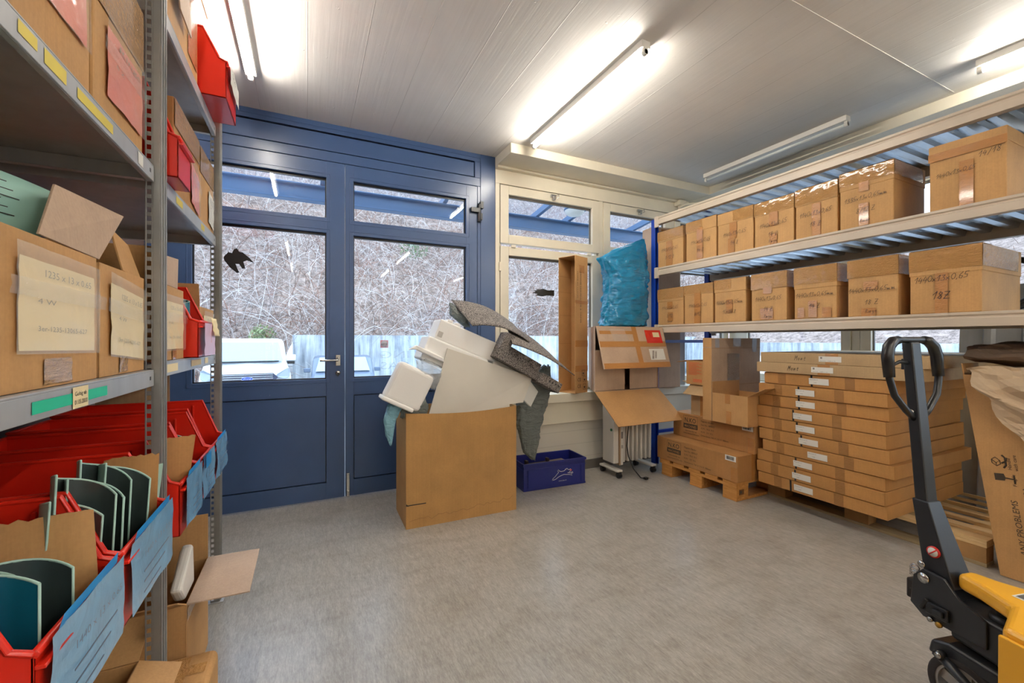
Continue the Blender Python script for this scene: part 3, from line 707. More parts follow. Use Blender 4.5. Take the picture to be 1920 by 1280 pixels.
up = [
 (3.150, 2.835, 2.288, 'small carton at the far end of the upper level beside the blue post', '1140x13x0,65', '8-12 Z', None, ((.36, .0, .60, .68),), 'full', .70),
 (2.802, 2.480, 2.293, 'second upper carton from the blue post, shiny tape down its middle', '1140x13x0,65', '14 Z', None, ((.38, .0, .58, .80),), 'left', .72),
 (2.471, 2.150, 2.283, 'upper carton with a stepped piece of brown tape on its front', '1140x13x0,65', '14 Z', None, ((.36, .34, .56, .72), (.32, .0, .50, .36)), 'right', .72),
 (2.143, 1.843, 2.277, 'upper carton with glossy wrapped top marked 18 Z Ringe', '1140x13x0,65', '18 Z', 'Ringe', ((.40, .42, .62, .72), (.42, .0, .60, .24)), 'full', .70),
 (1.836, 1.566, 2.285, 'upper carton squeezed left of the larger 8/12 Z carton', '1140x13x0,65', '18 Z', None, ((.42, .0, .62, .64),), 'full', .66),
 (1.561, 1.275, 2.302, 'large upper carton marked 8/12 Z with its side showing', '1335x13x0,65mm', '8/12 Z', 'Ringe', ((.38, .60, .56, .76), (.38, .02, .56, .40)), 'full', .68)]
for i, (a, b, zt, lb, w1_, w2_, w3_, tp, wr, ll) in enumerate(up):
    rack_carton(a, b, DK, zt, lb, GT, W1(w1_, w2_, w3_, .030 if i < 5 else .027, .42 if i < 5 else .46), 10+i, .40, wr, tp, ll)
rack_carton(1.119, .823, DK, 2.297, 'nearest upper carton marked 14/18 at the right picture edge', GT, [('1440x13x0,65', .37, .50, .0225, .05), ('14/18', .80, .66, .028, .05)], 30, .55, None, ((.0, .76, 1, .88), (.42, .0, .60, .66)), .80)
lowr = [
 (3.149, 2.830, 1.724, 'lower-level carton nearest the blue post under a white film patch', '1140x13x0,65', '8/12', 'Ringe', ((.40, .44, .60, .62), (.42, .10, .62, .34)), 'full', .64),
 (2.823, 2.512, 1.724, 'second lower-level carton from the blue post with ragged tape lid', '1140x13x0,65', '8/12', None, ((.38, .0, .60, .78),), 'full', .74),
 (2.502, 2.215, 1.732, 'lower-level carton marked 10/14 Z', '1440x13x0,65mm', '10/14 Z', None, ((.40, .22, .60, .52),), 'left', .70),
 (2.170, 1.895, 1.735, 'lower-level carton marked 14 Z Ringe right of the 10/14 Z one', '1440x13x0,65', '14 Z', 'Ringe', ((.28, .02, .64, .26), (.36, .56, .6, .7)), 'full', .66),
 (1.847, 1.575, 1.735, 'lower-level carton with three tape patches along its bottom', '1440x13x0,65mm', '14 Z', None, ((.10, .02, .26, .22), (.36, .02, .56, .34), (.68, .02, .88, .20)), 'full', .58),
 (1.513, 1.250, 1.733, 'lower-level carton marked 18 Z Ringe beside the largest one', '1440x13x0,65mm', '18 Z', 'Ringe', ((.34, .46, .62, .60), (.30, .0, .58, .14)), 'full', .68)]
for i, (a, b, zt, lb, w1_, w2_, w3_, tp, wr, ll) in enumerate(lowr):
    rack_carton(a, b, 1.3765, zt, lb, GL, W1(w1_, w2_, w3_, .029, .42), 50+i, .40, wr, tp, ll)
rack_carton(1.206, .912, 1.3765, 1.731, 'nearest lower-level carton marked 18 Z, widest on its shelf', GL, [('1440x13x0,65', .46, .50, .032, .05), ('18Z', .46, .22, .04, 0)], 70, .55, 'full', ((.38, .0, .56, .62),), .60)
# black coils of cable and wrapped bundles resting behind the cartons
def coil(x, y, z, R, r, label, seed, n=4, tilt=0):
    rnd = random.Random(seed); m = MB()
    for i in range(n):
        o = V((rnd.uniform(-.006, .006), rnd.uniform(-.02, .02), i*r*.7)); rr = R*rnd.uniform(.9, 1.0)
        m.tube([V((x+math.sin(a)*rr*math.cos(tilt), y+math.cos(a)*rr, z+r+math.sin(a)*rr*math.sin(tilt)+rr*math.sin(tilt)))+o for a in [2*math.pi*k/28 for k in range(28)]], r, 8, closed=True)
    return tag(m.build('hose_coil', BLACK), label, 'hose')
coil(3.772, 1.02, 1.374, .19, .016, 'black corrugated hose coil behind the nearest lower-level carton', 1, 3, 1.1)
coil(3.772, .86, 1.934, .19, .016, 'black hose coil behind the nearest upper carton', 2, 4, 1.1)
def bundle(x0, y0, z0, L, R, mt, name, label, cat, seed, ax='x'):
    def fn(u, v):
        a = 2*math.pi*v; r = R*(.62+.38*math.sin(math.pi*min(1, max(0, u)))**.4)*(1+.18*noise.noise(V((u*7, math.cos(a)*1.5, math.sin(a)*1.5+seed)))) if 0 < u < 1 else .004
        return (x0+L*u, y0+r*math.cos(a), z0+max(0, R*.9+r*math.sin(a))) if ax == 'x' else (x0+r*math.cos(a), y0+L*u, z0+max(0, R*.9+r*math.sin(a)))
    return tag(MB().grid(fn, 28, 20).build(name, mt), label, cat)
bundle(3.70, 2.55, 1.376, .55, .155, BAGK, 'wrapped_bundle', 'dark film wrapped bundle behind the lower cartons by the blue post', 'bundle', 3, 'y')
bundle(3.70, 2.0, 1.376, .5, .155, BAGK, 'wrapped_bundle', 'second dark wrapped bundle nearer the 10/14 Z carton', 'bundle', 4, 'y')
# carton standing on the upper level behind the blue post
t = thing('cardboard_box', 'pale carton seen behind the blue sack and blue post', 'box', (3.38, 3.36, .735), math.radians(-8))
MB().box(-.17, -.09, 0, .17, .09, 1.66).build('body', CBP, t, .005)
m = MB(); F = front(.34, .18); decal(m, F, .10, 1.42, .22, 1.64, .001); decal(m, F, .02, 1.55, .32, 1.60, .0015); m.build('tape', TAPE, t)

# ================================================================== LEFT STEEL SHELVING
LX = -.385; LD = .50
sh = thing('steel_shelving', 'galvanised steel shelving filled with cartons and red bins', 'shelving', (LX, 0, 0))
def post(x, y, face, H=2.56):
    """angle post: a perforated flange facing along the shelf and a plain rounded front"""
    m = MB(); s = face; w = .020
    xa, xb = (x-.022*s, x-.004*s)
    X0, X1 = min(xa, xb), max(xa, xb)
    z = 0; pitch = .025
    hx0, hx1 = X0+.004, X1-.004
    m.box(X0, y-.001, 0, hx0, y+.001, H); m.box(hx1, y-.001, 0, X1, y+.001, H)
    while z < H-.02:
        m.box(hx0, y-.001, z, hx1, y+.001, z+.012); z += pitch
    a, b = sorted((x-.004*s, x+.012*s))
    m.box(a, y-.0015, 0, b, y+.0015, H); m.box(a, y+.0015, 0, a+.004, y+.012, H)
    c0, c1 = sorted((x+.012*s, x+.016*s)); m.box(c0, y-.0015, 0, c1, y+.045, H)
    c2, c3 = sorted((x+.016*s, x+.019*s)); m.box(c2, y+.01, 0, c3, y+.018, H); m.box(c2, y+.028, 0, c3, y+.036, H)
    o = m.build('post', GALVD, sh, .0006, seg=1); return o
for y in (.47, 1.507, 2.392):
    post(0, y, 1, 2.56 if y > 2 else 2.86); post(-LD, y, -1, 2.56)
for y in (.47, 1.507, 2.392):
    MB().box(-.04, y-.01, 0, .03, y+.055, .004).build('foot_plate', GALV, sh, .001)
def shelf(y0, y1, zt, lip=.045):
    m = MB(); m.box(-LD+.02, y0, zt-.004, 0, y1, zt); m.box(-.003, y0, zt-lip, 0, y1, zt-.004); m.box(-.015, y0, zt-lip, -.003, y1, zt-lip+.002)
    m.box(-LD+.02, y0, zt-lip, -LD+.023, y1, zt-.004)
    for yy in (y0, y1-.003): m.box(-LD+.023, yy, zt-lip, -.003, yy+.003, zt-.004)
    m.box(-LD+.03, y1-.02, zt-lip, -.02, y1-.003, zt-lip+.002)
    o = m.build('shelf', GALV, sh, .001, seg=1)
    h = MB(); h.mi = 0
    for yy in (y0+.03, y1-.03): h.box(-.001, yy-.004, zt-.027, .0006, yy+.004, zt-.017)
    h.build('slot', BLACK, o)
    return o
NB = (.525, 1.50); FB = (1.56, 2.385)
sA = shelf(*NB, 1.715); sB = shelf(*NB, 1.147); sC = shelf(*NB, .645); shelf(*NB, .10)
sD = shelf(*FB, 2.225); sE = shelf(*FB, 1.712); sF = shelf(*FB, 1.165); sG = shelf(*FB, .645)
def lipstick(par, y0, y1, zt, z0, z1, mt, name='tape_strip', off=.001):
    m = MB(); m.quad((off, y0, zt+z0), (off, y1, zt+z0), (off, y1, zt+z1), (off, y0, zt+z1)); return m.build(name, mt, par)
lipstick(sA, .95, 1.02, 1.715, -.035, -.01, YTAPE); lipstick(sA, 1.06, 1.22, 1.715, -.035, -.015, YTAPE); lipstick(sA, .88, .93, 1.715, -.03, -.01, YTAPE)
lipstick(sA, 1.375, 1.41, 1.715, -.038, -.008, PAPER, 'barcode_label')
lipstick(sB, .915, 1.19, 1.147, -.034, -.014, GTAPE)
o = lipstick(sB, 1.04, 1.10, 1.147, -.043, -.004, PAPERY, 'paper_label', .002)
m = MB(); put_text(m, 'Gultig ab', (.0026, 1.046, 1.147-.020), (0, 1, 0), (0, 0, 1), .011, width=.046); put_text(m, '01.05.2000', (.0026, 1.045, 1.147-.036), (0, 1, 0), (0, 0, 1), .012, width=.05); m.build('print', INK, sB)
lipstick(sE, 1.72, 1.80, 1.712, -.035, -.012, YTAPE); lipstick(sE, 2.08, 2.14, 1.712, -.035, -.012, YTAPE)
lipstick(sF, 1.62, 1.74, 1.165, -.035, -.010, PAPERY); lipstick(sF, 1.92, 2.08, 1.165, -.033, -.010, PAPERY); lipstick(sF, 2.15, 2.21, 1.165, -.033, -.010, PAPERY)
lipstick(sG, 1.90, 2.06, .645, -.038, -.012, YTAPE)

# ---- red stacking bins
def bin_(y0, y1, z, h, label, x=-.345, d=.47, group='red bins on the low steel shelf', card=BLUEP, fh=.155, tab=False, ang=0, pitch=0):
    w = y1-y0
    t = thing('storage_bin', label, 'bin', (x, (y0+y1)/2, z), math.pi/2+ang, group, rx=pitch)  # local -Y is the front
    k = .004; W2 = w/2-.003; sl = .05
    def side(s):
        m = MB(); P = [(0, 0), (0, fh), (sl*.5, fh+.01), (sl+.03, h), (d, h), (d, 0)]
        m.prism([(s*W2, a, b) for a, b in P][::s], (-s*k, 0, 0))
        # rim following the edge
        m.tube([(s*(W2-.001), a, b) for a, b in P[1:5]], .0055, 6)
        for yy in (d*.35, d*.6, d*.85): m.box(s*W2-.0015+(0 if s > 0 else -.0015), yy-.004, .03, s*W2+.0015+(.0015 if s > 0 else 0), yy+.004, h-.03)
        # inner guide rib
        m.box(s*(W2-.012) if s > 0 else s*W2, sl+.06, .02, s*W2 if s > 0 else s*(W2-.012), sl+.066, h-.02)
        return m
    m = MB(); m.box(-W2, 0, 0, W2, d, k); m.box(-W2, d-k, 0, W2, d, h); m.tube([(-W2, d, h), (W2, d, h)], .0055, 6)
    for s in (-1, 1): q = side(s); m.add(q.v, q.f)
    m.box(-W2, 0, 0, W2, k, fh); m.tube([(-W2, 0, fh), (W2, 0, fh)], .0065, 6); m.box(-W2, -.012, fh-.022, W2, 0, fh-.016)
    m.build('shell', RED, t, .001, seg=1)
    if card:
        c = MB(); c.grid(lambda u, v: (-W2+.012+(w-.03)*u, -.014-.006*noise.noise(V((u*3, v*3, y0*9))), fh+.012-.15*v-.012*u*math.sin(v*3)), 8, 6)
        c.build('label_sleeve', card, t)
        if tab: MB().quad((-W2+.02, -.022, fh-.03), (-W2+w*.45, -.022, fh-.03), (-W2+w*.45, -.022, fh+.018), (-W2+.02, -.022, fh+.018)).build('card', BLUED, t)
        else: MB().quad((-W2+.03, -.0125, fh+.01), (W2-.04, -.0125, fh+.01), (W2-.03, -.0115, fh+.026), (-W2+.05, -.0115, fh+.024)).build('card', BLUED, t)
        c = MB(); put_text(c, '1440 x 13 x 0.65', (-W2+.05, -.0235, fh-.035), (1, 0, 0), (0, 0, 1), .018, width=w*.62)
        for i in range(3): c.box(-W2+.05, -.0235, fh-.065-.022*i, -W2+.05+w*(.55-.1*i), -.023, fh-.062-.022*i)
        c.build('print', plain('faded_print', (84, 104, 124), .6), t)
    return t
bin_(.80, 1.085, .646, .29, 'nearest red bin holding teal sleeves and a cardboard divider', x=-.335)
bin_(1.10, 1.42, .646, .29, 'red bin full of dark folded sleeves left of the near post', x=-.335)
bin_(1.56, 1.80, .646, .29, 'red bin just beyond the near post with a cardboard flap inside', x=-.34)
bin_(1.81, 2.045, .646, .30, 'red bin with a bright blue card taped on its front', tab=True)
bin_(2.055, 2.33, .646, .31, 'farthest red bin on the low shelf next to the end post')
# ---- folded sleeves (dark glossy inside, pale green outside)
SLD = plain('sleeve_inside', (58, 68, 68), .25, bump=.4, bs=8); SLU = plain('sleeve_blue_inside', (20, 92, 116), .25, bump=.3, bs=8); SLG = plain('sleeve_edge', (164, 196, 184), .45); SLT = plain('sleeve_teal', (26, 104, 122), .3)
def sleeve(loc, rz, rx, w, L, depth, label, mats, seed, grp='folded sleeves in the red bins'):
    """sheet folded into a U: two long leaves joined by a rounded fold"""
    t = thing('folded_sleeve', label, 'sleeve', loc, rz, grp, rx=rx)
    def mid(s_, off):
        # cross section in x (across opening) / y (depth)
        k = s_*2-1; a = abs(k)**1.6
        return (math.copysign(w/2*(1-(1-abs(k))**2.2), k)+off*math.copysign(1, k), depth*a)
    for nm, mt, off in (('outer_face', mats[0], .0012), ('inner_face', mats[1], -.0012)):
        m = MB(); m.grid(lambda u, v: (mid(u, off)[0], mid(u, off)[1]-(off), L*v*(.80+.20*u)), 16, 4); m.build(nm, mt, t)
    m = MB(); rim = [(mid(i/16, 0)[0], mid(i/16, 0)[1], L*(.80+.20*i/16)) for i in range(17)]
    m.tube(rim, .0022, 5); m.tube([(mid(0, 0)[0], mid(0, 0)[1], z) for z in (0, L*.8)], .002, 5); m.tube([(mid(1, 0)[0], mid(1, 0)[1], z) for z in (0, L)], .002, 5)
    m.build('edge', SLG, t)
    return t
places = ['second', 'third', 'fourth', 'fifth', 'sixth', 'seventh']
ys = [1.125, 1.165, 1.205, 1.24, 1.275, 1.31, 1.345]
lean = [-18, -20, -20, -12, -6, -4, -2]
for i, y in enumerate(ys):
    nm = 'leftmost of the dark folded sleeves standing in the red bin' if i == 0 else 'rightmost of the dark folded sleeves beside the brown divider' if i == 6 else '%s dark folded sleeve from the left in the full red bin' % places[i-1]
    sleeve((-.45+.012*(i % 3), y-.01, .66), math.radians(222+[10, 0, -8, 4, -5, 6, 0][i]), math.radians(-6), .085+.006*(i % 2), .29+.02*((i*2) % 3), .055, nm, (SLG, SLD), i)
for i, (y, x) in enumerate(((.86, -.43), (.915, -.455), (.97, -.43))):
    sleeve((x, y, .655), math.radians(225+[12, -6, 4][i]), 0, .09, .27-.015*i, .06, ('blue-green folded sleeve at the left picture edge', 'middle blue-green sleeve in the nearest red bin', 'pale green sleeve right beside the tan divider')[i], ((SLT, SLU), (SLT, SLU), (SLG, SLD))[i], 20+i)
for i, (y, x) in enumerate(((1.665, -.40), (1.695, -.41))):
    sleeve((x, y, .655), math.radians(100), 0, .03, .245, .12, ('teal sleeve beyond the near post against the brown flap', 'second teal sleeve beyond the near post')[i], (SLT, SLU), 30+i)
sleeve((-.42, 1.96, .655), math.radians(95), 0, .03, .235, .1, 'small teal sleeve in the bin with the bright blue card', (SLT, SLU), 33)
def divider(p, u, v, t, mt, label, name='cardboard_divider', cat='divider', jag=True):
    p, u, v = V(p), V(u), V(v); m = MB(); n = u.cross(v).normalized()*t; N = 14
    top = [p+v+u*(i/N)+v.normalized()*(.006*noise.noise(V((i*.9, p.y*7, 1))) if jag else 0) for i in range(N+1)]
    m.prism([p]+[p+u]+top[::-1], n); m.mi = 1
    return tag(m.build(name, mt), label, cat)
divider((-.50, 1.00, .66), (.16, .035, 0), (-.02, .02, .255), .004, CB, 'tan cardboard divider slanting in the nearest red bin')
divider((-.46, 1.375, .66), (.10, .03, 0), (.01, .0, .275), .006, CBD, 'dark brown folded cardboard divider behind the near post')
divider((-.405, 1.40, .665), (.03, .045, 0), (.015, .03, .225), .002, plain('pale_green_card', (158, 190, 176), .5), 'pale green printed card leaning at the end of the full bin', 'printed_card', 'card', False)
divider((-.47, 1.58, .66), (.12, .06, 0), (.03, .01, .27), .004, CBD, 'torn brown cardboard flap inside the bin beyond the near post')

# ---- cartons on the left shelving (fronts towards the aisle, world +X)
def shelf_carton(y0, y1, zb, h, label, group=None, xf=-.402, d=.44, mat=CB, open_top=True, flaps=(), pouch=None, tapes=(), seam=None, dz=0):
    w = y1-y0
    t = thing('cardboard_box', label, 'box', (xf-d/2, (y0+y1)/2, zb), math.pi/2+dz, group)
    m = MB()
    if open_top: hollow(m, w, d, h)
    else: m.box(-w/2, -d/2, 0, w/2, d/2, h)
    m.build('body', mat, t, .0015 if open_top else .005)
    F = front(w, d)
    for f in flaps: flap('flap', t, f[3] if len(f) > 3 else mat, f[0], w, d, h, f[1], f[2])
    if tapes:
        for a in tapes:
            m = MB(); m.grid(lambda u, v: F(a[0]+(a[2]-a[0])*u, a[1]+(a[3]-a[1])*v, .001+.002*abs(noise.noise(V((u*4, v*9, a[0]*50))))), 6, 8)
            m.build('tape', TAPEW, t)
    if pouch:
        x0, z0, x1, z1, pm, txt = pouch[:6]; sk = pouch[6] if len(pouch) > 6 else 0
        pt = lambda u, v, o: F(x0+(x1-x0)*u, z0+(z1-z0)*v+sk*u, o+.005*abs(noise.noise(V((u*3, v*4, x0*9)))))
        m = MB(); m.grid(lambda u, v: pt(.05+.9*u, .03+.85*v, .003), 8, 8); pp = m.build('paper', pm, t)
        m = MB(); m.grid(lambda u, v: pt(u, v, .0075), 12, 12); m.build('document_pouch', SLEEVE if pm is PAPERY else CLEAR, t)
        m = MB()
        m.grid(lambda u, v: pt(-.08+1.15*u, .52+.16*v, .010+.003*noise.noise(V((u*9, v*5, 1)))), 16, 4); m.build('clear_tape', CLEAR, t)
        m = MB()
        for i, q in enumerate(txt): put_text(m, q, F(x0+(x1-x0)*(.20 if i else .26), z0+(z1-z0)*(.74-.26*i)+sk*.4, .0075), (1, 0, sk/max(.01, x1-x0)), (0, 0, 1), (z1-z0)*(.10 if i < 1 else .07), width=(x1-x0)*(.6 if i != 1 else .2))
        m.build('print', plain('pale_print', (150, 146, 132), .6), t)
    return t
TX = ('1235 x 13 x 0.65', '4 W', '3er-1235-13065-627')
t = shelf_carton(.80, 1.195, 1.148, .255, 'large open carton with cream document pouch at the left edge', None, -.403, .42,
    pouch=(.10, .06, .385, .235, PAPERY, TX, -.005), tapes=((.19, .006, .285, .05),))
shelf_carton(1.212, 1.485, 1.148, .25, 'carton with slanting cream pouch beside the near shelving post', None, -.403, .42,
    pouch=(.03, .045, .262, .235, PAPERY, TX, -.02), tapes=((.10, .006, .15, .05),), flaps=(('b', .14, 5),))
def sheet(name, label, cat, pts, thick, mat, extra=None):
    P = [V(p) for p in pts]; n = (P[1]-P[0]).cross(P[-1]-P[0]).normalized()*thick
    return tag(MB().prism(P, n).build(name, mat, bevel=.0008), label, cat)
sheet('carton_flap', 'loose greyish cardboard flap tilted over the big open carton', 'flap', [(-.405, 1.215, 1.404), (-.405, .985, 1.408), (-.43, 1.10, 1.525), (-.415, 1.385, 1.54)], .004, CBP)
sheet('carton_flap', 'small cardboard flap standing above the carton with slanting pouch', 'flap', [(-.41, 1.35, 1.4), (-.41, 1.485, 1.385), (-.44, 1.485, 1.485), (-.44, 1.372, 1.505)], .004, CB)
# curled teal printed card sticking out
m = MB(); m.grid(lambda u, v: (-.455-.06*math.sin(u*math.pi)*.9, .90+.20*u+.06*v, 1.402+.10*v+.035*math.sin(u*math.pi*.8)*v), 14, 6)
o = m.build('printed_card', plain('mint_card', (158, 200, 188), .5), solid=.002); tag(o, 'curled mint green printed card sticking out of the large carton', 'card')
m = MB()
for i in range(9): 
    v = .15+i*.085; m.grid(lambda a, b: (-.4525-.06*math.sin((.42+.4*a)*math.pi)*.9+.0016, .90+.20*(.42+.4*a*(1-.3*(i % 3)))+.06*(v+.012*b), 1.4015+.10*(v+.018*b)+.035*math.sin((.42+.4*a)*math.pi*.8)*v), 5, 1)
m.build('print', INK, o)
shelf_carton(1.56, 1.845, 1.166, .235, 'carton with cream pouch just beyond the near post, middle shelf', None, -.392, .42, flaps=(('l', .1, 20), ('b', .13, 0)),
    pouch=(.03, .03, .272, .205, PAPERY, TX, .0), tapes=((.14, .0, .19, .04),))
sheet('carton_flap', 'thin upright carton flap beyond the near post on the middle shelf', 'flap', [(-.40, 1.60, 1.403), (-.40, 1.79, 1.403), (-.40, 1.80, 1.505), (-.40, 1.62, 1.49)], .004, CBP)
bin_(1.862, 2.078, 1.166, .268, 'red bin between cartons on the middle shelf with pink card below', x=-.352, card=None, group='red bins on the upper shelves', fh=.13)
o = tag(MB().grid(lambda u, v: (-.335+.004*noise.noise(V((u*4, v*4, 2))), 1.875+.19*u, 1.172+.12*v), 6, 6).build('card_sleeve', PINKL), 'pale pink card sleeve hanging under the middle red bin', 'card')
m = MB(); hand(m, 'Ri', (-.328, 1.94, 1.22), (0, 1, 0), (0, 0, 1), .025, 3, .002); m.build('handwriting', INKR, o)
sleeve((-.40, 1.97, 1.172), math.radians(95), 0, .03, .225, .1, 'teal sleeve standing in the middle-shelf red bin', (SLT, SLU), 40)
shelf_carton(2.095, 2.375, 1.166, .20, 'carton with hanging cream pouch next to the end post', None, -.392, .42, flaps=(('b', .12, 0), ('l', .09, 10)),
    pouch=(.04, .03, .26, .185, PAPERY, TX, .0), tapes=((.13, .0, .16, .04),))
shelf_carton(2.13, 2.36, 1.166+.205, .10, 'brown carton stacked at the back above the pouch carton', None, -.56, .2, mat=CBD, open_top=False)
o = tag(MB().grid(lambda u, v: (-.325-.012*v+.006*noise.noise(V((u*5, v*5, 7))), 2.0+.10*u+.0*v, 1.245+.07*v), 8, 6).build('cream_pouch', PAPERY, solid=.001), 'crumpled cream pouch draped over the front of the middle red bin', 'pouch')
# shelf E (just above eye level)
bin_(1.565, 1.715, 1.713, .275, 'red bin with wrinkled tape beside the near post, upper shelf', x=-.345, card=None, group='red bins on the upper shelves', fh=.12)
shelf_carton(1.73, 2.085, 1.713, .315, 'taped carton with pink pouch on the upper shelf', None, -.392, .42, mat=CBD, open_top=False, tapes=((.0, .22, .355, .312),),
    pouch=(.20, .03, .34, .20, PINK, ('Ri', '1'), -.03))
shelf_carton(2.10, 2.375, 1.713, .31, 'taped carton on the upper shelf touching the end post', None, -.392, .42, mat=CB, open_top=False, tapes=((.0, .20, .27, .308),),
    pouch=(.14, .03, .26, .19, PAPER, ('1340', 'Z'), -.02))
# shelf D (top)
shelf_carton(1.60, 2.055, 2.226, .40, 'open carton on the top shelf with a flap folded down', None, -.392, .42, open_top=True, flaps=(('f', .12, 165),), tapes=((.30, .05, .44, .39),))
sheet('carton_flap', 'brownish carton flap hanging over the top shelf edge', 'flap', [(-.372, 1.70, 2.30), (-.375, 1.86, 2.305), (-.372, 1.80, 2.46), (-.372, 1.62, 2.45)], .004, CBP)
b_ = bin_(2.085, 2.345, 2.227, .27, 'red bin hanging over the top shelf edge, paper strip on its front', x=-.30, card=None, group='red bins on the upper shelves', fh=.15)
m = MB(); m.grid(lambda u, v: (-.115+.23*u, -.013-.004*noise.noise(V((u*4, v*3, 3))), .07+.085*v), 8, 4); m.build('paper_strip', PAPER, b_)
m = MB(); hand(m, '1340x13', (-.09, -.0165, .11), (1, 0, 0), (0, 0, 1), .02, 5); m.build('handwriting', INK, b_)
# shelf A (top left)
shelf_carton(.72, 1.165, 1.7165, .52, 'tall carton at the upper left corner with pink sheet', None, -.403, .42, open_top=False, tapes=((.0, .30, .44, .51),),
    pouch=(.26, .09, .425, .36, PINK, ('R', '1'), -.0))
shelf_carton(1.18, 1.475, 1.7165, .40, 'carton with large pink pouch left of the near post', None, -.403, .42, open_top=False, tapes=((.0, .24, .295, .398),),
    pouch=(.045, .05, .285, .235, PINK, ('Ringe', '8 Z'), -.0))
m = MB(); m.box(-.80, 1.495, 1.72, -.42, 1.50, 2.0)
# low level: open carton near, open carton far, taped parcel
t = shelf_carton(1.16, 1.47, .1005, .26, 'open carton at the foot of the near shelving bay', None, -.41, .40, flaps=(('r', .13, 62), ('f', .10, 110)))
t = shelf_carton(1.745, 2.085, .001, .345, 'open floor carton under the red bins, its flap pointing into the room', None, -.362, .42, flaps=(('f', .18, 91, CBP), ('r', .18, 0), ('l', .13, 60)), tapes=((.0, .29, .12, .33),))
m = MB(); m.prism([(-.375, 1.80, .335), (-.375, 1.93, .335), (-.385, 1.95, .47), (-.375, 1.90, .475), (-.38, 1.76, .39)][::-1], (-.035, .0, 0))
tag(m.build('foam_corner', WHITEP, bevel=.012, seg=3), 'white moulded foam corner standing in the open floor carton', 'packing foam')
t = thing('taped_parcel', 'taped parcel with rounded corners lying in front of the floor carton', 'parcel', (-.51, 1.648, 0), 0)
MB().box(-.24, -.083, 0, .24, .085, .19).build('body', CB, t, .022, seg=4)
m = MB(); m.grid(lambda u, v: (-.22+.44*u, -.03+.045*v, .1915+.0015*abs(noise.noise(V((u*9, v*3, 1))))), 16, 3); m.grid(lambda u, v: (.12+.05*u, -.06+.12*v, .1918+.0015*abs(noise.noise(V((u*9, v*6, 4))))), 4, 8); m.build('tape', TAPEW, t)
# carton wall seen on the low shelf behind the bins
sheet('cardboard_sheet', 'pale cardboard sheet standing behind the red bins', 'cardboard', [(-.80, 2.36, .66), (-.55, 2.36, .66), (-.55, 2.36, 1.10), (-.80, 2.36, 1.10)], .004, CBT)

# ================================================================== WASTE CARTON IN FRONT OF THE DOOR
wc = thing('waste_carton', 'big open brown carton overflowing with foam and plastic waste', 'carton', (.975, 2.95, 0), math.radians(-1.0))
def wall(mb, a, b, h, t, bulge, sag=0, nu=16, nv=8):
    a, b = V(a), V(b); d = (b-a); n = V((d.y, -d.x, 0)).normalized()
    f = lambda u, v, o: a+d*u+n*(o+bulge*math.sin(math.pi*u)*v*v)+UZ*(v*(h-sag*math.sin(math.pi*u)))
    mb.grid(lambda u, v: f(u, v, 0), nu, nv); mb.grid(lambda u, v: f(1-u, v, -t), nu, nv)
    vs = [f(i/nu, 1, 0) for i in range(nu+1)]+[f(i/nu, 1, -t) for i in range(nu+1)]
    mb.add(vs, [(i, i+1, nu+2+i, nu+1+i) for i in range(nu)])
m = MB(); w2, d2_ = .395, .185
wall(m, (-w2, -d2_, 0), (w2, -d2_, 0), .752, .006, .012, .018); wall(m, (w2, -d2_, 0), (w2, d2_, 0), .752, .006, .008)
wall(m, (w2, d2_, 0), (-w2, d2_, 0), .752, .006, .0); wall(m, (-w2, d2_, 0), (-w2, -d2_, 0), .752, .006, .014)
m.box(-w2+.01, -d2_+.01, .002, w2-.01, d2_-.01, .008); m.build('body', CBG, wc)
m = MB(); m.box(-w2+.0, -d2_-.0012, .150, -w2+.13, -d2_-.0005, .156); m.prism([(-w2, -d2_-.0015, .15), (-w2+.02, -d2_-.0015, .148), (-w2+.0, -d2_-.0015, .166)], (0, .001, 0))
m.build('tear', BLACK, wc)
m = MB(); rnd = random.Random(5); pts = [(-w2+.02+.74*i/30, -d2_-.0008, .045+.05*(i/30)+.012*rnd.uniform(-1, 1)) for i in range(31)]
m.tube(pts, .0011, 4); m.build('crease', EDGE, wc)
# helper: a plate given by its outline in a leaning plane
def slab(name, label, cat, pts, thick, mat, bevel=.003, lean=0, seg=2):
    """pts are (x, y, z); thickness grows away from the aisle (+y)"""
    P = [V(p) for p in pts]; n = V((0, 1, 0)) if not lean else V((0, math.cos(lean), math.sin(lean)))
    return tag(MB().prism(P, n*thick).build(name, mat, bevel=bevel, seg=seg), label, cat)
slab('white_board', 'flat grey-white board standing in the front of the waste carton', 'board', [(.697, 2.80, .60), (1.34, 2.80, .60), (1.34, 2.815, .757), (1.455, 2.82, .762), (1.55, 2.85, .945), (.885, 2.87, 1.172)], .008, BOARD, .001)
# moulded foam block on top: body, ledge, notches
m = MB()
ax = V((.47, .0, -.19)).normalized(); up = V((.19, 0, .47)).normalized(); bk = V((0, 1, 0))
def ob(mb, o, a0, a1, b0, b1, c0, c1):
    o = V(o); C8 = [o+ax*a+bk*b+up*c for c in (c0, c1) for (a, b) in ((a0, b0), (a1, b0), (a1, b1), (a0, b1))]
    mb.add(C8, [(0, 3, 2, 1), (4, 5, 6, 7), (0, 1, 5, 4), (1, 2, 6, 5), (2, 3, 7, 6), (3, 0, 4, 7)])
O = (.80, 2.90, 1.20)
t = thing('foam_block', 'large white moulded foam block topping the waste carton', 'packing foam', (0, 0, 0))
m = MB(); ob(m, O, -.02, .50, 0, .20, .04, .185); m.build('upper_block', STYRO, t, .012, seg=3)
m = MB(); ob(m, O, -.06, .42, -.02, .20, -.13, .04); m.build('lower_block', STYRO, t, .014, seg=3)
for a in (.06, .12): 
    m = MB(); ob(m, O, a-.03, a+.012, .01, .12, .182, .205); m.build('nub', STYRO, t, .006)
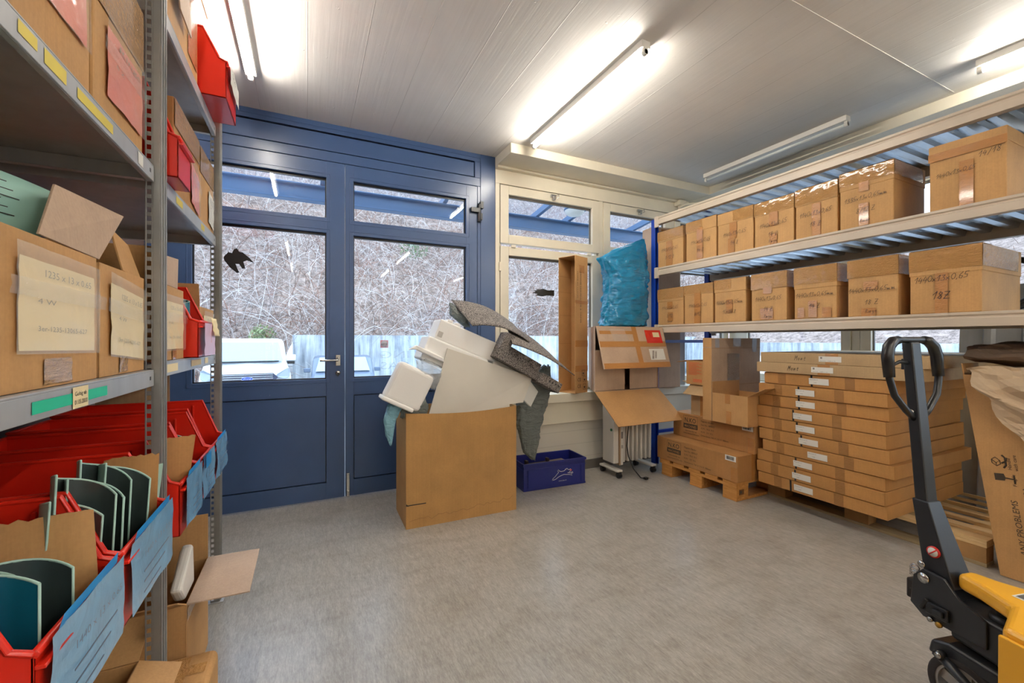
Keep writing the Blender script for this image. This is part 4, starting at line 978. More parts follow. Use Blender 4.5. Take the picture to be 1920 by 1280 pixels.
m = MB(); ob(m, O, -.005, .03, -.004, .002, .06, .10); m.build('recess', plain('foam_recess', (196, 190, 182), .8), t, .002)
slab('foam_strip', 'thin white foam strip sticking out to the left above the carton', 'packing foam', [(.612, 2.835, 1.165), (.66, 2.835, 1.195), (.85, 2.835, 1.105), (.85, 2.835, 1.075), (.66, 2.835, 1.165)], .05, STYRO, .005)
# left foam tray leaning out
t = thing('foam_tray', 'white foam tray leaning out over the carton corner on the left', 'packing foam', (.60, 2.88, .925), 0, None, 0, math.radians(27))
m = MB(); m.box(-.125, -.12, -.13, .13, .0, .13); m.build('tray', STYRO, t, .03, seg=4)
m = MB(); m.box(-.13, -.13, -.145, .09, .02, -.118); m.build('rim', STYRO, t, .01, seg=3)
slab('foam_offcut', 'small white foam offcut on the carton right edge below the board corner', 'packing foam', [(1.455, 2.87, .80), (1.547, 2.87, .715), (1.613, 2.87, .829), (1.53, 2.87, .93)], .03, plain('translucent_foam', (222, 222, 216), .5), .003)
slab('foam_offcut', 'long white plastic tray edge lying behind the grey-white board', 'packing foam', [(1.23, 2.90, 1.03), (1.50, 2.90, .89), (1.57, 2.90, .955), (1.29, 2.90, 1.14)], .04, plain('translucent_foam', (222, 222, 216), .5), .004)
# grey foam sheets draped
def patch(name, label, cat, c00, c10, c11, c01, arch, mat, thick=.006, nu=18, nv=10, wav=.004, seed=0, drop=0, loc=None):
    a, b, c, d = map(V, (c00, c10, c11, c01))
    def f(u, v):
        p = (a*(1-u)+b*u)*(1-v)+(d*(1-u)+c*u)*v
        p.z += arch*math.sin(math.pi*u)*(1) + wav*noise.noise(V((u*4, v*4, seed))) - drop*u*u*v
        p.y += wav*2*noise.noise(V((u*3, v*3, seed+9)))
        return p
    return tag(MB().grid(f, nu, nv).build(name, mat, solid=thick), label, cat)
patch('foam_sheet', 'grey foam sheet arching over the top of the waste heap', 'foam sheet', (1.06, 2.84, 1.33), (1.52, 2.84, 1.215), (1.52, 3.12, 1.36), (.99, 3.12, 1.535), .05, FOAM, .007)
patch('foam_sheet', 'second grey foam sheet sliding down the right of the waste heap', 'foam sheet', (1.33, 2.74, 1.20), (1.86, 2.74, .955), (1.86, 3.02, 1.07), (1.40, 3.02, 1.365), .03, FOAM, .007, seed=3)
t = thing('foam_profile', 'dark grey slotted foam profile hanging at the right of the heap', 'packing foam', (0, 0, 0))
ax = V((.50, 0, -.27)).normalized(); up = V((.27, 0, .50)).normalized()
O = (1.235, 2.80, 1.14)
m = MB(); ob(m, O, .0, .46, 0, .10, -.035, .03); m.build('bar', FOAM, t, .004)
m = MB(); ob(m, O, .0, .08, 0, .12, .03, .17); m.build('end_block', FOAM, t, .006)
m = MB(); ob(m, O, .06, .40, .05, .12, .03, .10); m.build('rear_bar', FOAM, t, .004)
m = MB(); ob((m), (1.57, 2.76, .945), .0, .20, 0, .12, -.035, .045); m.build('foot_block', FOAM, t, .006)
m = MB()
for i in range(4): ob(m, (1.60, 2.758, .945), .03*i+.05, .03*i+.062, 0, .003, -.005, .005)
m.build('hole', BLACK, t)
# plastic bags
def bag(name, label, ring, mat, seed, wr=.02, nu=40, nv=30, p=.75):
    """closed bag: ring(v) -> centre x, y, z, half width x, half depth y, rotation"""
    def f(u, v):
        cx, cy, cz, hx, hy = ring(v); a = 2*math.pi*u; c, s = math.cos(a), math.sin(a)
        c = math.copysign(abs(c)**p, c); s = math.copysign(abs(s)**p, s); q = V((c*1.4, s*1.4, cz*7+seed))
        k = 1+wr*6*(abs(noise.noise(q*1.5))-.25)+wr*3*noise.noise(q*4)
        return (cx+hx*c*k, cy+hy*s*k, cz+wr*.5*noise.noise(q*3))
    return tag(MB().grid(f, nu, nv).build(name, mat), label, 'bag')
def lerp_ring(K):
    def r(v):
        for (v0, a), (v1, b) in zip(K, K[1:]):
            if v <= v1: t = (v-v0)/(v1-v0); t = t*t*(3-2*t); return tuple(x*(1-t)+y*t for x, y in zip(a, b))
        return K[-1][1]
    return r
bag('plastic_bag', 'grey-green plastic bag hanging down the right side of the waste carton', lerp_ring([(0, (1.64, 3.00, .27, .006, .02)), (.1, (1.61, 3.00, .34, .06, .03)), (.5, (1.60, 3.00, .58, .115, .045)), (.8, (1.64, 2.98, .83, .15, .05)), (1, (1.74, 2.96, 1.02, .03, .03))]), BAGG, 2, .045, 60, 50)
bag('plastic_bag', 'greyish bag end poking out under the arching foam sheet', lerp_ring([(0, (1.10, 3.06, 1.33, .02, .02)), (.5, (1.03, 3.06, 1.42, .06, .05)), (1, (.965, 3.06, 1.50, .01, .01))]), BAGG, 5, .04)
bag('plastic_bag', 'light blue plastic bag draped over the left edge of the carton', lerp_ring([(0, (.485, 2.80, .555, .006, .006)), (.25, (.477, 2.80, .62, .024, .012)), (.6, (.478, 2.80, .72, .04, .014)), (.85, (.515, 2.82, .80, .05, .03)), (1, (.60, 2.86, .815, .02, .02))]), BAGT, 8, .035)
bag('plastic_bag', 'crumpled grey-green bag squeezed between foam tray and board', lerp_ring([(0, (.64, 2.815, .72, .09, .02)), (.5, (.645, 2.80, .80, .085, .03)), (.8, (.655, 2.80, .85, .045, .02)), (1, (.645, 2.80, .895, .006, .006))]), BAGG, 11, .05)
bag('plastic_bag', 'clear crumpled plastic bag beside the white foam tray', lerp_ring([(0, (.765, 2.80, .90, .01, .01)), (.3, (.75, 2.80, .96, .055, .03)), (.7, (.74, 2.80, 1.03, .085, .04)), (1, (.68, 2.81, 1.10, .03, .02))]), BAGC, 14, .05)

# ================================================================== BLUE CRATE
cr = thing('plastic_crate', 'dark blue stacking crate with white running dog emblem on the floor', 'crate', (1.873, 3.165, 0), math.radians(-3))
CRB = plain('dark_blue_plastic', (26, 34, 112), .38, bump=.05)
m = MB(); w, d, h = .60, .29, .222
hollow(m, w-.02, d-.02, h, .005); 
for z0, z1, e in ((h-.02, h, .008), (h-.055, h-.048, .004), (.0, .016, .003)):
    m.box(-w/2+.01-e, -d/2+.01-e, z0, w/2-.01+e, -d/2+.01, z1); m.box(-w/2+.01-e, d/2-.01, z0, w/2-.01+e, d/2-.01+e, z1)
    m.box(-w/2+.01-e, -d/2+.01, z0, -w/2+.01, d/2-.01, z1); m.box(w/2-.01, -d/2+.01, z0, w/2-.01+e, d/2-.01, z1)
for x in (-.25, .25): m.box(x-.004, -d/2+.003, .016, x+.004, -d/2+.01, h-.055)
m.build('tub', CRB, cr, .002)
m = MB(); Y0 = -d/2+.0085
def dl(P, r=.0022): m.tube([(x, Y0, z) for x, z in P], r, 5)
dl([(-.02, .078), (.0, .092), (.012, .105), (.03, .12), (.02, .135), (.028, .143), (.04, .130), (.055, .125), (.085, .128), (.098, .142), (.105, .132), (.095, .140), (.112, .146), (.118, .134), (.122, .138), (.13, .130), (.145, .138), (.15, .128), (.135, .112), (.115, .108), (.14, .103), (.165, .112), (.17, .103), (.15, .096), (.16, .083), (.13, .092), (.11, .094), (.08, .098), (.05, .090), (.03, .083), (.0, .066), (-.03, .060), (-.028, .070), (-.02, .078)])
m.mi = 1; m.tube([(.148, Y0-.001, .128), (.148, Y0, .128)], .009, 12); m.mi = 0
put_text(m, 'www.das.ch', (.03, Y0, .045), (1, 0, 0), (0, 0, 1), .014, width=.075)
m.build('emblem', [PAPER, plain('red_dot', (214, 40, 40), .5)], cr)
tag(MB().box(-.11, -.02, 0, .11, .02, .04).box(-.11, -.02, .04, -.09, .02, .07).box(.09, -.02, .04, .11, .02, .07).build('metal_offcut', plain('rusty_dark_steel', (66, 50, 44), .6, .3, var=.3), loc=(1.74, 3.12, .158), bevel=.002), 'dark rusty steel channel piece lying in the blue crate', 'offcut')
o = tag(MB().box(-.14, -.05, 0, .12, .05, .006).build('metal_plate', plain('dull_grey_steel', (122, 112, 100), .6, .3, var=.2), loc=(1.95, 3.15, .17), bevel=.001), 'dull grey plate lying across the blue crate on the right', 'plate'); o.rotation_euler = (.1, .08, .3)
o = tag(MB().box(-.12, -.006, -.008, .12, .006, .008).build('wooden_stick', PINE, loc=(2.0, 3.06, .185), bevel=.001), 'pale wooden stick lying along the front edge of the blue crate', 'stick'); o.rotation_euler = (0, -.08, .05)
tag(MB().box(-.24, -.10, 0, .24, .10, .135).build('scrap_heap', plain('dark_scrap', (48, 42, 40), .8, var=.3, bump=1, bs=20), loc=(1.873, 3.165, .012), bevel=.02), 'dark scrap filling the lower part of the blue crate', 'scrap')

# ================================================================== OIL RADIATOR
rd = thing('oil_radiator', 'white oil-filled radiator on castors under the open carton', 'heater', (2.70, 3.10, 0), math.radians(0))
for i in range(7):
    x = -.105+i*.052
    m = MB(); m.smooth = True
    m.prism([(x-.011, -.075, .12), (x+.011, -.075, .12), (x+.011, .075, .12), (x-.011, .075, .12)], (0, 0, .52)); m.build('fin', WHITEP, rd, .008, seg=3)
m = MB(); m.box(-.23, -.08, .12, -.175, .08, .64); m.build('control_box', WHITEP, rd, .006)
m = MB(); m.box(-.17, -.085, .10, -.155, .085, .64); m.build('side_strip', plain('tan_plastic', (180, 150, 120), .5), rd, .002)
m = MB(); m.box(-.152, -.083, .10, -.125, .083, .64); m.build('end_panel', WHITEP, rd, .004)
m = MB(); m.box(-.148, -.0845, .34, -.13, -.083, .40); barcode(m, (-.148, -.0845, .25), (1, 0, 0), (0, 0, 1), .018, .03); m.build('type_label', plain('grey_label', (120, 112, 108), .5), rd)
for x in (-.20, .20):
    MB().box(x-.03, -.13, .055, x+.03, .13, .075).build('foot', WHITEP, rd, .006)
    for y in (-.115, .115):
        m = MB(); m.cyl((x-.018, y, .024), (1, 0, 0), .024, .036, 16); m.box(x-.02, y-.012, .03, x+.02, y+.012, .056); m.build('castor', BLACK, rd, .001)
m = MB(); m.cyl((-.232, -.05, .42), (-1, 0, 0), .012, .006); m.build('knob', plain('green_knob', (40, 120, 80), .4), rd)
o = MB(); o.tube([(2.60, 3.0, .60), (2.615, 2.985, .50), (2.595, 2.98, .38), (2.585, 2.98, .28), (2.60, 2.975, .18), (2.625, 2.94, .08), (2.655, 2.88, .012), (2.675, 2.86, .010)], .005, 8)
o.mi = 0; o.box(2.67, 2.835, .004, 2.70, 2.862, .022); o.mi = 1; o.tube([(2.70, 2.842, .012), (2.718, 2.836, .012)], .0025, 6); o.tube([(2.70, 2.852, .012), (2.718, 2.848, .012)], .0025, 6)
o.build('power_cord', [BLACK, CHROME], rd).location = (-2.70, -3.10, 0)

# ================================================================== THINGS ON THE WINDOW SILL
t = thing('long_carton', 'tall narrow open carton standing upright on the window sill', 'carton', (2.275, 3.385, .7355), math.radians(20))
m = MB(); w, d, h = .20, .205, 1.275; k = .005
m.box(-w/2, d/2-k-.012, 0, w/2, d/2-.012, h); m.box(w/2-k, -d/2, 0, w/2, d/2-k-.012, h); m.box(-w/2, -d/2, 0, w/2-k, -d/2+k, h)
m.box(-w/2, -d/2+k, 0, w/2-k, d/2-k-.012, k); m.box(-w/2, -d/2+k, h-k, w/2-k, d/2-k-.012, h)
m.build('body', CB, t, .001)
F = front(w, d)
m = MB(); decal(m, F, 0, .20, w, .255, .001); decal(m, F, 0, .43, w, .49, .001); decal(m, F, 0, .83, w, .86, .001); decal(m, F, .06, 1.12, .14, 1.19, .001); m.build('tape', TAPE, t)
m = MB()
put_text(m, 'THERMOSE LIQUIDATOR & ORDER', F(.075, 1.17, .002), (0, 0, -1), (1, 0, 0), .026, width=.52); put_text(m, 'MADE IN CHINA', F(.03, 1.13, .002), (0, 0, -1), (1, 0, 0), .018, width=.25)
put_text(m, 'CE', F(.03, .11, .002), (1, 0, 0), (0, 0, 1), .045, width=.06); put_text(m, 'CE', F(.03, .05, .002), (1, 0, 0), (0, 0, 1), .045, width=.06)
for x0, z0 in ((.12, .03), (.12, .10), (.10, .16)):
    for q in ((0, 0, .05, .003), (0, .05, .05, .053), (0, 0, .003, .05), (.047, 0, .05, .053), (.015, .012, .035, .03)): decal(m, F, x0+q[0], z0+q[1], x0+q[2], z0+q[3], .002)
m.build('print', INKP, t)
for z in (.22, .46, .73, .95, 1.1): m = MB(); m.box(-w/2+.001, d/2-k-.0135, z, w/2-k, d/2-k-.012, z+.002); m.build('crease', EDGE, t)
# carton lying on its side, opening to the aisle
cx0, cx1, cy0, cy1, cz0, cz1 = 2.285, 3.03, 3.05, 3.52, .7365, 1.352
t = thing('shipping_carton', 'large carton lying open on the sill, front flap hanging down', 'carton', ((cx0+cx1)/2, cy0, cz0+.03))
W_, H_, D_ = cx1-cx0, cz1-cz0-.03, cy1-cy0-.06; k = .006
sl_, sr_ = .23, .02   # the carton is squashed out of square
Q = [(-W_/2, 0), (W_/2, 0), (W_/2+sr_, D_), (-W_/2+sl_, D_)]
m = MB(); m.prism([(x, y, 0) for x, y in Q], (0, 0, k)); m.prism([(x, y, H_-k) for x, y in Q], (0, 0, k))
m.prism([(-W_/2, 0, k), (-W_/2+k, 0, k), (-W_/2+sl_+k, D_, k), (-W_/2+sl_, D_, k)], (0, 0, H_-2*k)); m.prism([(W_/2-k, 0, k), (W_/2, 0, k), (W_/2+sr_, D_, k), (W_/2+sr_-k, D_, k)], (0, 0, H_-2*k))
m.box(-W_/2+sl_+k, D_-k, k, W_/2+sr_-k, D_, H_-k)
m.build('body', CBP, t, .001)
for s, a, b in ((-1, -W_/2+k, -.03), (1, .03, W_/2-k)):
    MB().plate((a, .012, .01), (b-a, 0, 0), (0, -.0, H_*.62), .004).build('inner_flap', CBP, t)
m = MB(); m.add([(-W_/2+.01, -.003, H_), (W_/2+.05, -.003, H_), (W_/2+.03, -.13, H_-.375), (-W_/2+.0, -.13, H_-.375), (-W_/2+.01, .003, H_), (W_/2+.05, .003, H_), (W_/2+.03, -.124, H_-.375), (-W_/2+.0, -.124, H_-.375)], [(0, 3, 2, 1), (4, 5, 6, 7), (0, 1, 5, 4), (1, 2, 6, 5), (2, 3, 7, 6), (3, 0, 4, 7)])
lidf = m.build('top_flap', CBP, t, .001)
def LF(x, z, off=0): # on the hanging top flap: z measured down from the hinge
    return V((x, -.0045-.127*(z/.375)-off, H_-z-off*.3))
m = MB()
def ld(x0, z0, x1, z1, off=0): m.quad(LF(x0, z1, off), LF(x1, z1, off), LF(x1, z0, off), LF(x0, z0, off))
ld(-W_/2+.01, .135, W_/2+.035, .185); ld(.03, .0, .085, .375, .0006); ld(-W_/2+.01, .325, W_/2+.03, .372, .0003); ld(-W_/2+.03, .04, .03, .07, .0009); m.build('tape', TAPE, lidf)
m = MB(); ld(.18, .03, .375, .15, .002); m.build('red_pouch', film('red_film', (214, 36, 24), 1, .8, .15, 20), lidf)
m = MB(); ld(.27, .05, .35, .095, .0035); m.build('pouch_label', PAPERY, lidf)
m = MB(); ld(.18, .205, .36, .305, .0015); m.build('address_label', PAPER, lidf)
m = MB(); barcode(m, LF(.195, .295, .0026), (0, 0, 1), (1, 0, 0), .08, .022, 3); barcode(m, LF(.23, .29, .0026), (0, 0, 1), (1, 0, 0), .07, .02, 4); m.build('barcode', plain('brown_print', (110, 86, 72), .7), lidf)
m = MB(); m.grid(lambda u, v: LF(-.20+.17*u-.03*v, .13-.11*v, .004+.004*abs(noise.noise(V((u*4, v*4, 0))))), 10, 8); m.build('clear_pouch', CLEAR, lidf)
m = MB(); m.add([(-W_/2, -.002, .002), (W_/2, -.002, .002), (W_/2+.10, -.22, -.27), (-W_/2+.08, -.22, -.27)]+[(-W_/2, .004, .002), (W_/2, .004, .002), (W_/2+.10, -.216, -.274), (-W_/2+.08, -.216, -.274)], [(0, 1, 2, 3), (7, 6, 5, 4), (0, 4, 5, 1), (1, 5, 6, 2), (2, 6, 7, 3), (3, 7, 4, 0)])
m.build('bottom_flap', CB, t)
tag(MB().box(2.56, 3.32, .7358, 2.98, 3.50, .765).build('cardboard_sheet', CBP, bevel=.001), 'flattened cardboard under the carton lying on the sill', 'cardboard')
# blue sack
bag('plastic_sack', 'tall bright blue plastic sack standing on the lying carton', lerp_ring([(0, (2.80, 3.28, 1.356, .19, .12)), (.06, (2.80, 3.28, 1.37, .245, .15)), (.35, (2.82, 3.28, 1.62, .235, .15)), (.62, (2.83, 3.28, 1.86, .235, .14)), (.78, (2.80, 3.28, 2.02, .275, .12)), (.88, (2.87, 3.28, 2.10, .205, .08)), (.95, (2.97, 3.28, 2.17, .11, .04)), (1, (3.06, 3.28, 2.245, .01, .008))]), BAGB, 1, .028, 90, 80)
# galvanised channels and tray at the sill end
o = tag(MB().prism([(3.42, 3.40, .7365), (3.50, 3.36, .7365), (3.55, 3.42, .7365), (3.545, 3.425, .7365), (3.497, 3.368, .7365), (3.425, 3.405, .7365)], (0, 0, .62)).build('steel_channel', GALV), 'galvanised channel standing on the sill beyond the rack post', 'channel')
o = tag(MB().prism([(3.62, 3.44, .7365), (3.75, 3.38, .7365), (3.80, 3.45, .7365), (3.795, 3.455, .7365), (3.747, 3.387, .7365), (3.622, 3.446, .7365)], (0, 0, .66)).build('steel_channel', GALV), 'second galvanised channel on the sill, nearer the room corner', 'channel')
# corrugated sheets leaning at the right window
t = thing('corrugated_sheet', 'galvanised corrugated sheets leaning before the right-hand window', 'metal sheet', (4.32, .98, 0), 0, None, 0, math.radians(5))
m = MB(); vs = []; P = []; y = .42
while y > -.62: P += [(y, 0), (y-.12, 0), (y-.135, .03), (y-.17, .03)]; y -= .185
for a, b in P: vs += [(-b, a, 0), (-b, a, 1.62)]
m.add(vs, [(2*i, 2*i+1, 2*i+3, 2*i+2) for i in range(len(P)-1)]); m.build('sheet', GALV, t, solid=.0015)
m = MB(); m.add([(x-.035-(i*0), y_, z) for i, (x, y_, z) in enumerate(vs)], [(2*i, 2*i+1, 2*i+3, 2*i+2) for i in range(len(P)-1)]); m.build('sheet', GALV, t, solid=.0015)

# ================================================================== PALLETS
def pallet(name, label, loc, w, l, slats, top, blk, bot, gap=0):
    """w along local y (front), l along local x (depth); slats run along y"""
    t = thing(name, label, 'pallet', loc, 0, None)
    hb, ht, hs, hk = .022, .022, .022, .078
    for x in (0, l/2-.0725, l-.145):   # bottom boards along y
        MB().box(x, 0, 0, x+.10 if x == 0 else x+.145, w, hb).build('bottom_board', bot, t, .002)
    for x in (0, l/2-.0725, l-.145):
        for y in (0, w/2-.07, w-.14): MB().box(x+.003, y+.003, hb, x+.12 if x == 0 else x+.14, y+.137, hb+hk).build('block', blk, t, .003)
    return t
# small old pallet under the long cartons: boards run into the depth
t = thing('wooden_pallet', 'small worn pallet under the two long printed cartons', 'pallet', (2.935, 2.158, 0))
w, l = .775, .95
for y in (0, w/2-.07, w-.14):
    MB().box(0, y, 0, l, y+.12, .022).build('bottom_board', OLDW, t, .002)
    for x in (0, l/2-.07, l-.14): MB().box(x+.002, y, .022, x+.138, y+.12, .10).build('block', OLDW, t, .003)
for x in (0, l/2-.07, l-.14): MB().box(x, 0, .10, x+.14, w, .122).build('stringer', OLDW, t, .002)
for y in (0, .165, .33, .50, .655): MB().box(0, y, .122, l, y+.12, .143).build('top_board', OLDW, t, .002)
m = MB(); m.box(.03, -.0012, .045, .085, -.0002, .085); m.mi = 1; m.box(.04, -.0018, .055, .06, -.0012, .075); m.build('burnt_mark', [plain('char_mark', (110, 70, 34), .9), BLACK], t)
t = thing('wooden_pallet', 'large slatted pine pallet carrying the stack of flat cartons', 'pallet', (3.30, .945, 0))
w, l = 1.21, 1.0
for x in (0, l/2-.05, l-.10):
    MB().box(x, 0, 0, x+.10, w, .020).build('bottom_board', GREYW if x == 0 else PINE, t, .002)
    for y in (.0, w/2-.07, w-.14): MB().box(x+.002, y+.002, .020, x+.10, y+.14, .105).build('block', OSB, t, .002)
for y in (0, w/2-.07, w-.14): MB().box(0, y, .105, l, y+.14, .122).build('stringer', PINE, t, .002)
for i in range(7): MB().box(i*.1525, -.0, .122, i*.137+.085, w, .143).build('top_slat', PINE, t, .002)

# ================================================================== PRINTED LONG CARTONS
def print_carton(x0, y0, y1, z0, z1, depth, label, seed):
    w, h = y0-y1, z1-z0
    t = thing('long_printed_carton', label, 'box', (x0+depth/2, (y0+y1)/2, z0), -math.pi/2, 'long printed cartons on the small pallet')
    MB().box(-w/2, -depth/2, 0, w/2, depth/2, h).build('body', CBD, t, .004)
    F = front(w, depth); m = MB(); x, z = .15*w, .40*h; bw, bh = .155, .52*h
    def line(a, b, c, d, tk=.0025): # frame rectangle
        for q in ((a, b, c, b+tk), (a, d-tk, c, d), (a, b, a+tk, d), (c-tk, b, c, d)): decal(m, F, *q, .0006)
    line(x, z, x+bw, z+bh); decal(m, F, x, z, x+bw, z+bh*.38, .0006)
    put_text(m, 'N.KO', F(x+.012, z+bh*.48, .0008), (1, 0, 0), (0, 0, 1), bh*.52, off=.01, width=bw-.03)
    put_text(m, 'www.bender.eu', F(x+.02, z-.028, .0008), (1, 0, 0), (0, 0, 1), .020, width=bw*.8); put_text(m, 'www.benderUSA.com', F(x, z-.052, .0008), (1, 0, 0), (0, 0, 1), .020, width=bw*1.1)
    for i, (s, ww) in enumerate((('Magnetic Bender', .13), ('Item No.: 4890327', .14), ('G.W.:  90.6  KG', .13), ('N.W.:  0.9  KG', .12), ('Dimensions: 760 X 210 X 180mm', .27))):
        put_text(m, s, F(x+bw+.035, z+bh*.72-.031*i, .0008), (1, 0, 0), (0, 0, 1), .020, width=ww)
    m.build('print', INKP, t)
    m = MB(); put_text(m, 'MACHINES', F(x+.012, z+bh*.08, .0014), (1, 0, 0), (0, 0, 1), bh*.28, off=.01, width=bw-.024); m.build('white_print', CBD, t)
    m = MB(); decal(m, F, w-.105, h-.045, w-.012, h-.004, .0008); m.build('label', PAPER, t)
    m = MB(); barcode(m, F(w-.095, h-.036, .0016), (1, 0, 0), (0, 0, 1), .07, .026, seed); m.build('barcode', BLACK, t)
    m = MB(); m.quad((w/2+.001, -.03, .0), (w/2+.001, .03, 0), (w/2+.001, .03, h), (w/2+.001, -.03, h)); decal(m, F, w-.055, .0, w-.0, h*.55, .0006); m.build('tape', TAPE, t)
    return t
print_carton(2.93, 2.962, 2.145, .1445, .345, .38, 'lower long printed carton with big logo on the small pallet', 3)
print_carton(3.10, 2.93, 2.125, .3465, .563, .30, 'upper long printed carton set back on the lower one', 5)
# cartons stacked on them
def free_box(x0, y0, y1, z0, z1, depth, label, mat=CB, flaps=(), tapes=(), name='cardboard_box', closed=False, group=None, rz=0):
    w, h = y0-y1, z1-z0
    t = thing(name, label, 'box', (x0+depth/2, (y0+y1)/2, z0), -math.pi/2+rz, group)
    m = MB()
    if closed: m.box(-w/2, -depth/2, 0, w/2, depth/2, h)
    else: hollow(m, w, depth, h)
    m.build('body', mat, t, .004 if closed else .0012)
    for f in flaps: flap('flap', t, mat, f[0], w, depth, h, f[1], f[2])
    F = front(w, depth)
    if tapes:
        for a in tapes: m = MB(); decal(m, F, *a, .0008); m.build('tape', TAPE, t)
    return t, F
free_box(3.11, 2.735, 2.522, .5645, .835, .25, 'small open carton under the one with orange print', CBT, (('f', .13, 130), ('l', .10, 80)), ((.10, 0, .15, .19),))
t, F = free_box(3.08, 2.76, 2.522, .8365, 1.045, .27, 'open carton with orange printed text, stacked at left', CB, (('b', .12, 20), ('l', .11, 100)))
m = MB()
for i in range(12): decal(m, F, .025, .19-.0095*i, .14+.03*math.sin(i*2.1), .1945-.0095*i, .0008)
m.box(-.238/2+.075, -.137, .022, -.238/2+.165, -.1358, .048); m.build('orange_print', INKR, t)
m = MB(); put_text(m, 'RAJA', F(.080, .026, .0022), (1, 0, 0), (0, 0, 1), .022, width=.08); m.build('logo_text', CB, t)
t, F = free_box(3.0, 2.425, 2.112, .5645, .798, .33, 'tan open carton in front of the tall upright one', CB, (('r', .15, 62), ('l', .0901, 0)), ((.12, .16, .165, .235), (.13, 0, .175, .10)))
# tall slim carton standing behind it, its broad side to the viewer
t = thing('tall_carton', 'tall upright carton with clear tape patches on its broad side', 'box', (3.31, 2.475, .5645))
m = MB(); m.box(-.31, -.045, 0, .31, .04, .68); m.build('body', CBP, t, .003)
m = MB(); m.box(-.3115, -.045, 0, -.3105, .04, .60); m.mi = 0; m.box(-.312, -.044, .605, -.3105, .039, .682); m.build('side_panel', CB, t, .001)
m = MB()
for x0, z0, x1, z1 in ((-.27, .60, -.22, .675), (-.05, .61, .05, .68), (.20, .56, .26, .68)): m.grid(lambda u, v: (x0+(x1-x0)*u, -.0465-.002*abs(noise.noise(V((u*4, v*6, x0*30)))), z0+(z1-z0)*v), 4, 6)
m.build('clear_tape', plain('greyish_tape', (168, 164, 166), .2, bump=.8, bs=30), t)
m = MB(); m.grid(lambda u, v: (-.12+.15*u, -.0465-.004*abs(noise.noise(V((u*5, v*8, 3)))), .29+.26*v), 12, 16); m.build('clear_pouch', tape_mat('crinkled_brown_film', (160, 134, 108), 1.0, .1, 40), t)
m = MB(); m.box(-.31, -.0462, .285, .31, -.045, .287); m.box(-.31, -.0462, .595, .31, -.045, .597); m.build('crease', EDGE, t)

# ================================================================== STACK OF FLAT CARTONS
SK = 'flat cartons stacked on the large pallet'
zs = .1445; rnd = random.Random(12); N = 10; hh = .0845
lab = ['lowest', 'second lowest', 'third lowest', 'fourth lowest', 'fifth from the bottom', 'sixth from the bottom', 'seventh from the bottom', 'eighth from the bottom', 'ninth from the bottom', 'topmost brown one']
seamx = [.30, .355, .355, .0, .38, .36, .335, .36, .365, .42]; lblx = [.33, .33, .335, .40, .36, .35, .335, .335, .34, .40]
offy = [.02, .025, .03, -.02, .01, .02, .03, .02, .01, -.03]
for i in range(N):
    z0 = zs+i*hh; w = .80; d = 1.06; sh_ = offy[i]; xf = 3.12+rnd.uniform(-.008, .008)
    t = thing('flat_carton', '%s of the brown flat cartons in the stack' % lab[i] if i < 9 else 'topmost of the brown flat cartons, just under the two pale ones', 'box', (xf+d/2, 1.69+sh_, z0), -math.pi/2+math.radians(rnd.uniform(-.8, .8)), SK)
    tilt = .006
    m = MB(); m.prism([(-w/2, -d/2+.010, 0), (-w/2, -d/2+.002, hh-.002), (-w/2, d/2, hh-.002), (-w/2, d/2, 0)][::-1], (w, 0, 0)); m.build('body', CBY, t, .003)
    F0 = lambda x, z, o=0: V((-w/2+x, -d/2+.010-.008*z/hh-.0008-o, z))
    # front flap, a slightly proud sheet
    m = MB()
    if seamx[i]:
        s = seamx[i]*w
        for a, b in ((.0, s-.007), (s+.007, w)): m.add([F0(a, .004, .004), F0(b, .004, .004), F0(b, hh-.004, .001), F0(a, hh-.004, .001)], [(0, 1, 2, 3)])
    else: m.add([F0(.0, .004, .004), F0(w, .004, .004), F0(w, hh-.004, .001), F0(0, hh-.004, .001)], [(0, 1, 2, 3)])
    m.build('front_flap', CBY, t, solid=.002)
    if seamx[i]:
        m = MB(); s = seamx[i]*w; m.quad(F0(s-.006, .003, .0055), F0(s+.006, .003, .0055), F0(s+.006, hh-.003, .0025), F0(s-.006, hh-.003, .0025)); m.build('seam', BLACK, t)
    if i == 0: tape_mat('dull_tape', (164, 116, 62), .35, .3)
    for a in (.135+rnd.uniform(-.01, .03), .66+rnd.uniform(-.02, .02)): m = MB(); m.quad(F0(a*w, .002, .0065), F0(a*w+.055, .002, .0065), F0(a*w+.055, hh-.002, .003), F0(a*w, hh-.002, .003)); m.build('tape', MATS['dull_tape'], t)
    m = MB(); a = lblx[i]*w; m.quad(F0(a, .02, .008), F0(a+.125, .02, .008), F0(a+.125, .062, .006), F0(a, .062, .006)); m.build('label', PAPER, t)
    m = MB(); put_text(m, 'Blechteile 24', F0(a+.008, .05, .0085), (1, 0, 0), (0, 0, 1), .008, width=.05); put_text(m, '1440', F0(a+.03, .030, .009), (1, 0, 0), (0, 0, 1), .008, width=.02); m.build('print', plain('grey_print', (130, 128, 122), .6), t)
zt = zs+N*hh
